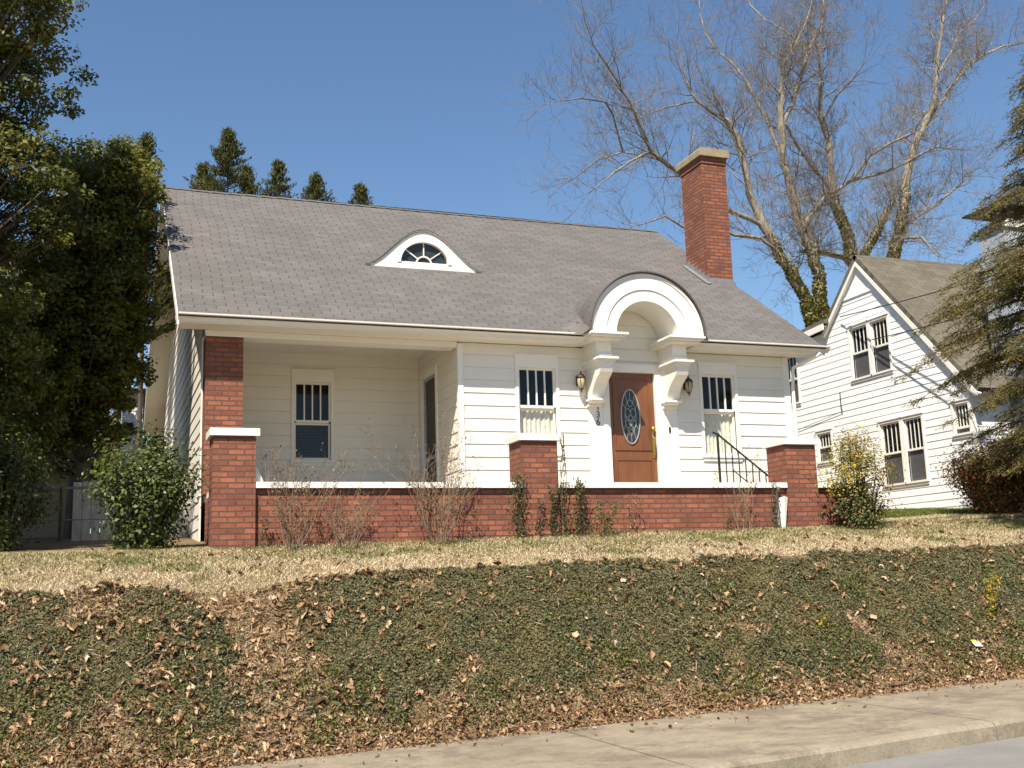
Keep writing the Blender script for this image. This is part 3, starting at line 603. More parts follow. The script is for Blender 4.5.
# rear slope and thickness at the rakes
roof_m.add([(XL, YR, ZR), (XR, YR, ZR), (XR, YB, ZE), (XL, YB, ZE)], [(0, 1, 2, 3)], [(XL, 0), (XR, 0), (XR, (YB-YR)*L_), (XL, (YB-YR)*L_)])
roof = roof_m.build('roof', M['shingle'], house)
cap = MB()
n = 34
for i in range(n):
    x0 = XL-.01+(XR-XL+.02)*i/n; x1 = XL-.01+(XR-XL+.02)*(i+1.12)/n; zc_ = rz((x0+x1)/2, YR-.02)
    cap.add([(x0, YR-.14, zc_-.055+.0), (x0, YR, zc_+.022), (x0, YR+.14, zc_-.07), (x1, YR-.14, zc_-.07), (x1, YR, zc_+.012), (x1, YR+.14, zc_-.085)], [(0, 1, 4, 3), (1, 2, 5, 4)])
cap.build('ridge_cap', M['shingle'], roof)
# rake soffit (underside) and rake boards
for x0, x1 in ((XL+.02, XW0+.02), (XW1-.02, XR-.02)):
    u = MB(); u.prism([(YE+.06, zr(YE+.06)-.15), (YR, ZR-.15), (YB-.06, zr(YB-.06)-.15), (YB-.06, zr(YB-.06)-.125), (YR, ZR-.125), (YE+.06, zr(YE+.06)-.125)], 'x', x0, x1); u.build('rake_soffit', M['siding'], house)
for x0, x1 in ((XL-.012, XL+.018), (XR-.018, XR+.012)):
    u = MB(); u.prism([(YE+.02, zr(YE)-.16), (YR, ZR-.19), (YB-.02, zr(YB)-.16), (YB-.02, zr(YB)-.02), (YR, ZR-.022), (YE+.02, zr(YE)-.012)], 'x', x0, x1); u.build('rake_board', M['white'], house)
u = MB(); u.box(XL, XR, YB-.03, YB, ZE-.16, ZE-.01); u.build('rear_fascia', M['white'], house)
u = MB()
for x0, x1 in ((XL, 7.2), (9.18, XR)):
    u.prism([(YE-.045, ZE-.033), (YE+.06, ZE+.034), (YE+.06, ZE+.012), (YE-.045, ZE-.055)], 'x', x0, x1)
u.build('roof_edge', M['dark_edge'], house)

# eyebrow window
EY, EX0, EX1, EZ0, EH = 18.11, 4.19, 6.31, 5.49, 0.69
def bell(x, x0=EX0, x1=EX1, h=EH):
    u_ = (x-(x0+x1)/2)/((x1-x0)/2); u_ = max(-1, min(1, u_)); return h*(0.5*(1+math.cos(math.pi*u_)))**0.82
e = MB(); n = 60; V = []; Fs = []; UV = []; s_ = 0; px_ = None
for i in range(n+1):
    x = EX0+(EX1-EX0)*i/n; z = EZ0+bell(x)
    if px_: s_ += math.hypot(x-px_[0], z-px_[1])
    px_ = (x, z); y0 = EY-.065; y1 = max(yr_at(z)+.12, y0+.02)
    for k_ in range(8):
        y = y0+(y1-y0)*k_/7; V.append((x, y, z+.035*(k_/7)*0)); UV.append((s_+EX0, (y-YE)*L_))
for i in range(n):
    for k_ in range(7): a = i*8+k_; Fs.append((a, a+8, a+9, a+1))
e.add(V, Fs, UV); eb = e.build('eyebrow_roof', M['shingle'], roof, smooth=True)
e = MB(); V = []; Fs = []
for i in range(n+1):
    x = EX0+(EX1-EX0)*i/n; z = EZ0+bell(x); V += [(x, EY-.067, z+.006), (x, EY-.067, z-.006), (x, EY-.062, z-.006), (x, EY-.062, z-.003)]
for i in range(n):
    for k_ in range(3): a = i*4+k_; Fs.append((a, a+4, a+5, a+1))
e.add(V, Fs); e.build('eyebrow_edge', M['dark_edge'], roof)
e = MB(); V = []; Fs = []
for i in range(n+1):
    x = EX0+(EX1-EX0)*i/n; z = EZ0+bell(x); V += [(x, EY-.064, z-.006), (x, EY-.064, z-.014), (x, EY+.02, z-.014)]
for i in range(n):
    for k_ in range(2): a = i*3+k_; Fs.append((a, a+3, a+4, a+1))
e.add(V, Fs); e.build('eyebrow_soffit', M['white'], roof, smooth=True)
# white face with a rounded opening
ecx, ecz, ero, erh = 5.255, 5.575, 0.43, 0.385
e = MB()
def face_strip(mb, y, inset_o, fo, fi, y2):
    V = []; Fs = []; m_ = 64
    for i in range(m_+1):
        a = math.pi*i/m_; xi = ecx-fi[0]*math.cos(a); zi = ecz+fi[1]*math.sin(a)
        t_ = i/m_; xo = fo[0]+(fo[1]-fo[0])*t_; zo = EZ0-.02+max(0.0, bell(xo, EX0+inset_o, EX1-inset_o, EH-inset_o*.75))
        V += [(xi, y, zi), (xo, y, zo), (xi, y2, zi), (xo, y2, zo)]
    for i in range(m_):
        a = 4*i; Fs += [(a, a+1, a+5, a+4), (a, a+4, a+6, a+2), (a+1, a+3, a+7, a+5)]
    mb.add(V, Fs)
face_strip(e, EY-.03, .012, (EX0+.03, EX1-.03), (ero, erh), EY+.1)
e.prism([(EX0+.10, EZ0-.03), (EX1-.12, EZ0-.03), (EX1-.12, EZ0+.035), (ecx+ero+.3, ecz-.0), (ecx-ero-.2, ecz-.0), (EX0+.10, EZ0+.02)], 'y', EY-.035, EY+.02)
ef = e.build('eyebrow_window', M['white'], roof)
e = MB(); m_ = 40; V = []; Fs = []
for i in range(m_+1):
    a = math.pi*i/m_
    for k_, (q, y) in enumerate(((1.0, EY-.05), (1.14, EY-.05), (1.14, EY-.02), (1.0, EY-.0))): V.append((ecx-ero*q*math.cos(a), y, ecz+erh*q*math.sin(a)))
for i in range(m_):
    for k_ in range(4): a = 4*i; Fs.append((a+k_, a+(k_+1) % 4, a+4+(k_+1) % 4, a+4+k_))
e.add(V, Fs)
e.ring(ecx, ecz, .125, .150, EY+.0, EY+.03, 0, math.pi, 20)
for a in (40, 90, 140):
    r = math.radians(a); e.tube([(ecx+.145*math.cos(r), EY+.015, ecz+.145*math.sin(r)), (ecx+ero*math.cos(r), EY+.015, ecz+erh*math.sin(r))], .014, 4)
e.box(ecx-ero, ecx+ero, EY-.02, EY+.03, ecz-.01, ecz+.022)
e.build('muntin', M['white'], roof)
e = MB(); e.add([(ecx-ero*1.02*math.cos(math.pi*i/30), EY+.035, ecz+erh*1.02*math.sin(math.pi*i/30)) for i in range(31)], [tuple(range(31))]); e.build('eyebrow_pane', M['leaded'], roof)

# ------------------------------------------------------------------ arched entry hood
YH = 15.42
hd = MB(); n = 48; V = []; Fs = []; UV = []
for i in range(n+1):
    a = math.pi*i/n; x = AC-(AR+.035)*math.cos(a); z = AZ+(AR+.035)*math.sin(a)
    y1 = max(yr_at(z)+.10, YE+.25)
    for k_ in range(10): y = YH-.05+(y1-YH+.05)*k_/9; V.append((x, y, z)); UV.append((a*(AR+.035), (y-YE)*L_))
for i in range(n):
    for k_ in range(9): a = i*10+k_; Fs.append((a, a+10, a+11, a+1))
hd.add(V, Fs, UV)
# swept valleys where the hood meets the slope
for sgn in (-1, 1):
    V = []; Fs = []; UV = []; m_ = 14; q_ = 7
    for i in range(m_+1):
        zz = ZE+.02+(AZ+AR*.93-ZE)*i/m_; yv = yr_at(zz); xo = math.sqrt(max(1e-4, (AR+.036)**2-(zz-AZ)**2))
        wd = .30*(1-i/m_)**.7+.03
        for k_ in range(q_+1):
            t_ = k_/q_; x = xo-.0+wd*t_; y = yv-.34*(1-i/m_*.6)*(1-t_)**1.0; z_plane = zr(y)+.006
            z = z_plane+(1-t_)**2*(0.0)+ (zr(yv)-z_plane)*(1-t_)**1.7
            V.append((AC+sgn*x, y, z)); UV.append((AC+sgn*x*1.0+t_*.1, (y-YE)*L_))
    for i in range(m_):
        for k_ in range(q_): a = i*(q_+1)+k_; Fs.append((a, a+1, a+q_+2, a+q_+1))
    hd.add(V, Fs, UV)
hood = hd.build('entry_hood', M['shingle'], house, smooth=True)
e = MB(); e.ring(AC, AZ, AR+.018, AR+.038, YH-.055, YH-.045, 0, math.pi, 48); e.ring(AC, AZ, AR+.018, AR+.028, YH-.045, YH+.05, 0, math.pi, 48); e.build('hood_edge', M['hood_edge'], hood)
e = MB()
e.ring(AC, AZ, .955, AR+.004, YH-.008, YF, 0, math.pi, 56); e.ring(AC, AZ, .935, .955, YH+.012, YF, 0, math.pi, 56)
e.ring(AC, AZ, .74, .935, YH+.004, YF, 0, math.pi, 56); e.ring(AC, AZ, .715, .74, YH+.026, YF, 0, math.pi, 56)
e.ring(AC, AZ, .555, .715, YH+.022, YF-.02, 0, math.pi, 56)
e.build('arch_fascia', M['white'], hood)
for sgn in (-1, 1):
    def bx(mb, a, b, y0, z0, z1, y1=YF-.0):
        xa_, xb_ = (AC-.02+sgn*a, AC-.02+sgn*b); mb.box(min(xa_, xb_), max(xa_, xb_), y0, y1, z0, z1)
    k = MB()
    bx(k, .37, 1.02, YH-.075, 3.815, 3.85); bx(k, .40, .99, YH-.045, 3.785, 3.815); bx(k, .43, .95, YH+.03, 3.755, 3.785)
    bx(k, .55, .81, YH+.22, 3.48, 3.755)
    k.build('entablature', M['white'], hood)
    k = MB(); bx(k, .57, .79, YH+.16, 3.48, 3.53); bx(k, .50, .86, YH+.06, 3.445, 3.48); bx(k, .53, .83, YH+.10, 3.415, 3.445); bx(k, .55, .81, YH+.14, 3.37, 3.415)
    prof = [(YF-.028, 3.37), (YH+.15, 3.37), (YH+.15, 3.30), (YH+.175, 3.245), (YH+.22, 3.21), (YH+.30, 3.165), (YH+.38, 3.105), (YH+.45, 3.03), (YH+.50, 2.95), (YH+.535, 2.88), (YH+.51, 2.85), (YH+.52, 2.82), (YF-.06, 2.80), (YF-.028, 2.80)]
    xa_, xb_ = AC-.02+sgn*.57, AC-.02+sgn*.79
    k.prism(prof, 'x', min(xa_, xb_), max(xa_, xb_))
    bx(k, .535, .825, YH+.46, 2.845, 2.875, YF-.028); bx(k, .56, .80, YF-.10, 2.765, 2.80, YF-.028)
    k.build('corbel', M['white'], hood)
# wall lanterns
for lx in (7.235, 9.20):
    k = MB(); k.box(lx-.035, lx+.035, YF-.035, YF-.018, 3.10, 3.27)
    k.tube([(lx, YF-.03, 3.20), (lx, YF-.09, 3.28), (lx, YF-.14, 3.27)], .012, 6)
    k.lathe(lx, YF-.14, [(0, 3.33), (.012, 3.32), (.012, 3.29), (.05, 3.265), (.075, 3.225), (.072, 3.215), (.0, 3.215)], 12)
    for a in range(6):
        r = a*math.pi/3; k.tube([(lx+.072*math.cos(r), YF-.14+.072*math.sin(r), 3.22), (lx+.07*math.cos(r), YF-.14+.07*math.sin(r), 3.13), (lx+.03*math.cos(r), YF-.14+.03*math.sin(r), 3.03)], .006, 4)
    k.lathe(lx, YF-.14, [(0, 3.045), (.035, 3.035), (.012, 3.01), (.012, 2.985), (0, 2.975)], 10)
    wl = k.build('wall_lantern', M['bronze'], house, smooth=False)
    k = MB(); k.lathe(lx, YF-.14, [(.05, 3.215), (.066, 3.19), (.066, 3.12), (.045, 3.06), (.03, 3.04)], 12); k.build('lantern_glass', M['lamp_glass'], wl, smooth=True)

# ------------------------------------------------------------------ chimney
CX0, CX1, CY0, CY1 = 11.20, 11.76, 18.45, 19.27
k = MB(); k.box(CX0, CX1, CY0, CY1, .8, 8.36); k.box(CX0-.018, CX1+.018, CY0-.018, CY1+.018, 8.22, 8.36); chim = k.build('chimney', M['chimney_brick'], house)
k = MB(); k.prism([(CX0-.07, 8.36), (CX1+.05, 8.36), (CX1+.05, 8.48), (CX1+.03, 8.53), (CX0-.03, 8.53), (CX0-.07, 8.48)], 'y', CY0-.085, CY1+.085); k.build('chimney_cap', M['cap_stone'], chim)
k = MB(); k.box(CX0-.012, CX1-.02, CY0-.014, CY0-.002, zr(CY0)-.05, zr(CY0)+.085); 
for i in range(6):
    y0 = CY0+(CY1-CY0)*i/6; k.box(CX0-.016-.001*i, CX0-.003, y0-.01, y0+.15, zr(y0)-.05, zr(y0)+.16)
k.prism([(CY0-.12, zr(CY0-.12)+.016), (CY1, zr(CY1)+.016), (CY1, zr(CY1)+.024), (CY0-.12, zr(CY0-.12)+.024)], 'x', CX0-.12, CX0-.003)
k.box(CX0-.05, CX1+.02, CY0-.05, CY0-.016, zr(CY0)-.04, zr(CY0)+.03); k.build('flashing', M['lead'], chim)

# ------------------------------------------------------------------ porch column, terrace, piers, steps
k = MB(); k.box(1.395, 1.925, YF-.0, YF+.50, 1.37, 3.66); k.build('porch_column', M['brick'], house)
YP = 14.30
def gz(x, y): return float(ground(x, y))
k = MB()
k.box(1.80, 5.53, YP+.06, YP+.26, .2, 1.285); k.box(6.03, 9.84, YP+.06, YP+.26, .2, 1.285); k.box(10.35, 11.34, YP+.06, YP+.26, .2, 1.285)
k.box(1.42, 1.62, YP+.50, YF+.0, .2, 1.285); k.box(11.14, 11.34, YP+.26, YF-.02, .2, 1.285)
k.build('terrace_wall', M['brick'], house)
k = MB(); k.prism([(1.88, YP+.0), (5.51, YP+.0), (5.51, YP+.5), (6.05, YP+.5), (6.05, YP+.0), (9.82, YP+.0), (9.82, YP+.5), (9.9, YP+.5), (9.9, YF-.03), (5.18, YF-.03), (5.18, YREC-.01), (1.44, YREC-.01), (1.44, YP+.54), (1.88, YP+.54)], 'z', 1.292, ZFL)
k.box(10.37, 11.38, YP+.0, YP+.29, 1.292, ZFL); k.box(11.10, 11.38, YP+.29, YF-.03, 1.292, ZFL-.003)
k.build('terrace_floor', M['white'], house)
k = MB(); k.prism([(1.95, YP+.07), (5.48, YP+.07), (5.48, YP+.53), (6.08, YP+.53), (6.08, YP+.07), (9.79, YP+.07), (9.79, YF-.05), (5.18, YF-.05), (5.18, YREC-.03), (1.47, YREC-.03), (1.47, YP+.56), (1.95, YP+.56)], 'z', ZFL+.0005, ZFL+.004); k.build('floor_bounce_sheet', M['floor_bounce'], house)  # unseen sheet added over the slab to cut and warm bounce light
k = MB()
for i in range(5): k.box(9.9+.26*i, 9.9+.26*(i+1), YP+.30, YF-.05, .4, 1.20-.16*i)
k.build('side_steps', M['concrete'], house)
for x0, x1 in ((1.345, 1.875), (5.51, 6.05), (9.82, 10.37)):
    k = MB(); k.box(x0, x1, YP, YP+.50, .2, 1.955); pr = k.build('pier', M['brick'], house)
    k = MB(); k.box(x0-.045, x1+.045, YP-.045, YP+.545, 1.955, 2.05); k.build('pier_cap', M['white'], pr)
k = MB(); k.prism([(1.886, 1.372), (1.99, 1.372), (1.91, 1.56), (1.886, 1.58)], 'y', YP+.1, YP+.16); k.build('wall_bracket', M['white'], house)
k = MB(); k.add([(9.70, YP+.052, .60), (9.72, YP-.0, .60), (9.745, YP+.052, .60), (9.68, YP+.05, 1.14), (9.73, YP-.03, 1.16), (9.81, YP+.0, 1.15)], [(0, 1, 4, 3), (1, 2, 5, 4), (0, 3, 5, 2), (3, 4, 5), (0, 2, 1)]); k.build('drain_spout', M['white'], house)
k = MB(); k.tube([(9.63, YP+.02, .7), (9.63, YP+.02, 1.22), (9.66, YP-.02, 1.30)], .022, 6); k.build('drain_pipe', M['lead'], house)
# iron handrail going down the steps
RY = 15.50; k = MB(); zt = lambda x: 2.27-.745*(x-9.38)
rl = MB(); rl.tube([(9.30, RY, 2.29), (9.38, RY, 2.27), (11.1, RY, zt(11.1)), (11.18, RY, zt(11.18)-.05)], .016, 6); rl.tube([(9.62, RY, zt(9.62)-.40), (11.1, RY, zt(11.1)-.40)], .010, 5); rl.tube([(9.38, RY, 1.43), (9.62, RY, 1.40)], .010, 5)
hr = rl.build('handrail', M['black_iron'], house)
k = MB(); k.box(9.365, 9.395, RY-.015, RY+.015, 1.37, 2.27); k.build('rail_post', M['black_iron'], hr)
k = MB(); k.box(11.085, 11.115, RY-.015, RY+.015, .4, zt(11.1)); k.build('rail_post', M['black_iron'], hr)
for i in range(13):
    k = MB()
    x = 9.51+.122*i; bot = 1.375 if x < 9.9 else max(1.2-.16*int((x-9.9)/.26), .5); k.tube([(x, RY, max(bot, .4)), (x, RY, zt(x))], .010, 4); k.build('baluster', M['black_iron'], hr)

# ------------------------------------------------------------------ neighbouring house on the right
NX = 15.5
nb = thing('neighbour_house', (19.0, 20.0, 1.0), 'tall white clapboard house with steep gable and paired windows, right of the cottage', 'house')
PN = lambda u, o, z: (NX-o, u, z)
def n_hi(z):  # rear limit of the wall at height z (Y grows to the back)
    return 25.0 if z < 5.30 else min(25.0, 19.27+(6.74-z)/1.02)
def n_lo(z): return 16.42 if z < 3.58 else 16.42+(z-3.58)/1.11
NW = [(18.51, 19.06, 4.16, 5.28), (19.17, 19.76, 4.16, 5.28), (17.76, 18.30, 1.77, 3.05), (18.42, 19.03, 1.77, 3.05), (16.46, 16.86, 2.55, 3.12), (20.72, 21.22, 2.50, 3.14), (21.80, 22.45, 4.0, 5.15)]
k = MB(); lap(k, PN, [], n_lo, n_hi, .75, 6.66, [hole((w[0], w[1], w[2], w[3])) for w in NW], .146, .0085, .75); k.build('gable_wall', M['nsiding'], nb)
k = MB(); PNF = lambda u, o, z: (u, 16.42-o, z); lap(k, PNF, [], lambda z: NX, lambda z: 24.0, .75, 3.7, [], .146, .0085, .75); k.build('front_wall', M['nsiding'], nb)
k = MB(); k.box(NX+.02, 24, 25-.02, 25, .5, 5.3); k.build('rear_wall', M['nsiding'], nb)
k = MB(); k.box(23.98, 24, 16.45, 24.97, .5, 5.3); k.build('right_wall', M['nsiding'], nb)
t = MB(); t.box(NX-.022, NX+.08, 16.39, 16.45, .75, 3.6); t.build('corner_board', M['white'], nb); t = MB()
t.prism([(18.62, 5.96), (19.92, 5.96), (19.92, 6.03), (18.62, 6.03)], 'x', NX-.03, NX)
t.prism([(18.66, 6.03), (19.27, 6.70), (19.86, 6.03)], 'x', NX-.018, NX); t.build('gable_panel', M['nsiding'], nb)
for i, w in enumerate(NW):
    sash_window(nb, PN, *w, w[2]+(w[3]-w[2])*(.5 if i != 4 else .2), casing=.052, head=.055 if i > 3 else .05, sill=.05, lites=4, screen=True, mw=.009, md=.02)
# roof: front slope, rear slope, shed dormer, rake boards
k = MB(); n = 12
def nslab(mb, ya, za, yb, zb, x0, x1, th=.10):
    L2 = math.hypot(yb-ya, zb-za); ny, nzv = -(zb-za)/L2, (yb-ya)/L2
    if nzv < 0: ny, nzv = -ny, -nzv
    vs = [(x0, ya, za), (x1, ya, za), (x1, yb, zb), (x0, yb, zb), (x0, ya-ny*th, za-nzv*th), (x1, ya-ny*th, za-nzv*th), (x1, yb-ny*th, zb-nzv*th), (x0, yb-ny*th, zb-nzv*th)]
    uv = [(x0, 0), (x1, 0), (x1, L2), (x0, L2)]*2
    mb.add(vs, [(0, 1, 2, 3), (7, 6, 5, 4), (0, 4, 5, 1), (1, 5, 6, 2), (2, 6, 7, 3), (3, 7, 4, 0)], uv)
nslab(k, 16.05, 3.33, 19.27, 6.86, NX-.09, 24.2); nslab(k, 19.27, 6.86, 20.72, 5.42, NX-.09, 24.2)
nslab(k, 20.35, 5.66, 25.3, 5.30, NX-.22, 24.2)
k.build('roof', M['nshingle'], nb)
k = MB()
k.prism([(16.10, 3.19), (16.20, 3.19), (19.27, 6.60), (20.60, 5.28), (20.64, 5.36), (19.27, 6.70), (16.07, 3.22)], 'x', NX-.10, NX-.02); k.build('rake_board', M['white'], nb); k = MB()
k.prism([(20.40, 5.42), (25.3, 5.14), (25.3, 5.27), (20.40, 5.56)], 'x', NX-.235, NX-.205)
k.build('dormer_fascia', M['white'], nb)
k = MB(); k.prism([(20.42, 5.50), (25.25, 5.20), (25.25, 5.22), (20.42, 5.52)], 'x', NX-.205, NX); k.build('dormer_soffit', M['white'], nb)
# big painted chimney at the front corner
k = MB(); k.box(16.50, 17.6, 16.10, 16.75, .8, 6.66); k.box(16.60, 17.5, 16.2, 16.68, 6.66, 6.76); nc = k.build('chimney', M['blue_chim'], nb)
k = MB(); k.prism([(16.45, 6.58), (17.65, 6.58), (17.65, 6.66), (17.5, 6.74), (16.60, 6.74), (16.45, 6.66)], 'y', 16.05, 16.8); k.build('chimney_shoulder', M['white'], nc)
k = MB(); k.box(16.25, 17.7, 15.95, 16.9, 6.98, 7.01); k.build('chimney_lid', M['black_iron'], nc)
for x in (16.7, 17.4):
    for y in (16.25, 16.6): k = MB(); k.box(x-.02, x+.02, y-.02, y+.02, 6.74, 6.98); k.build('lid_post', M['black_iron'], nc)
# conduit running down the siding
k = MB(); k.tube([(NX-.03, 20.25, 3.96), (NX-.035, 20.25, 3.7), (NX-.035, 20.22, 3.52)], .012, 5); k.tube([(NX-.03, 23.2, 3.22), (NX-.03, 20.25, 3.52)], .006, 4); k.build('cable_run', M['wire'], nb)

# overhead service wires
def sag(a, b_, s, n=24): return [(a[0]+(b_[0]-a[0])*i/n, a[1]+(b_[1]-a[1])*i/n, a[2]+(b_[2]-a[2])*i/n-s*4*(i/n)*(1-i/n)) for i in range(n+1)]
for A_, B_, lb in (((NX-.08, 19.95, 5.62), (13.10, 7.2, 4.40), 'upper black service wire sagging to the gable of the white house'), ((NX-.08, 19.02, 4.88), (13.0, 7.2, 4.0), 'lower black service wire crossing the brown roof of the white house')):
    w = MB(); w.tube(sag(A_, B_, .12), .012, 4); tag(w.build('service_wire', M['wire']), lb, 'wire', 'service wires to the neighbouring house')

# ------------------------------------------------------------------ left background: fence, shed and a white house
fe = thing('board_fence', (-.2, 18.6, .8), 'weathered grey board fence in tree shade behind the leafy bush', 'fence')
k = MB(); x = -.36
while x < 1.3:
    w = .135+.01*random.random(); zt_ = 1.78+.09*(x+.2)+.02*random.random(); k.box(x, x+w-.008, 18.6+.006*random.random(), 18.62, gz(x, 18.6)-.05, zt_); x += w
k.build('board', M['old_wood'], fe)
k = MB(); k.box(-.3, 1.3, 18.622, 18.66, 1.05, 1.13); k.box(-.3, 1.3, 18.622, 18.66, 1.6, 1.68); k.build('rail', M['old_wood'], fe)
ck = thing('wire_fence', (-.9, 18.3, .8), 'thin steel pipe fence with two rails in front of grey boards', 'fence')
k = MB(); k.tube([(-3.5, 18.25, 1.62), (.9, 18.25, 1.66)], .022, 6); k.build('top_rail', M['steel'], ck)
for x in (-3.0, -.52): k = MB(); k.tube([(x, 18.25, .6), (x, 18.25, 1.66)], .03, 6); k.build('post', M['brown_bark'], ck)
k = MB(); k.tube([(-3.5, 18.25, 1.15), (.9, 18.25, 1.17)], .010, 5); k.build('middle_rail', M['steel'], ck)
sh = thing('shed', (-1.2, 20.6, .9), 'tan plank shed wall glimpsed behind the dark tree trunks', 'shed')
k = MB(); PS = lambda u, o, z: (u, 20.4-o, z); lap(k, PS, [], lambda z: -2.6, lambda z: -.42, .6, 2.1, [], .2, .015, .6); k.box(-2.6, -.42, 20.41, 22, .6, 2.1); k.build('wall', mat_paint('tan_boards', (.33, .28, .19), .8, .4), sh)
k = MB(); k.box(-2.75, -.28, 20.25, 22.15, 2.1, 2.17); k.build('roof', M['dark_edge'], sh)
lh = thing('far_house', (-1.2, 30, 1), 'sunlit sliver of a far white house beyond the left trees', 'house')
k = MB(); PH_ = lambda u, o, z: (u, 29.0-o, z); lap(k, PH_, [], lambda z: .52, lambda z: 1.0, .8, 5.05, [], .15, .015, .8); k.box(.52, 1.0, 29.01, 33, .8, 5.05); k.build('wall', M['nsiding'], lh)
k = MB(); k.prism([(.35, 5.0), (1.15, 5.0), (1.15, 5.1), (.35, 5.1)], 'y', 28.8, 33.2); k.build('roof', M['nshingle'], lh)

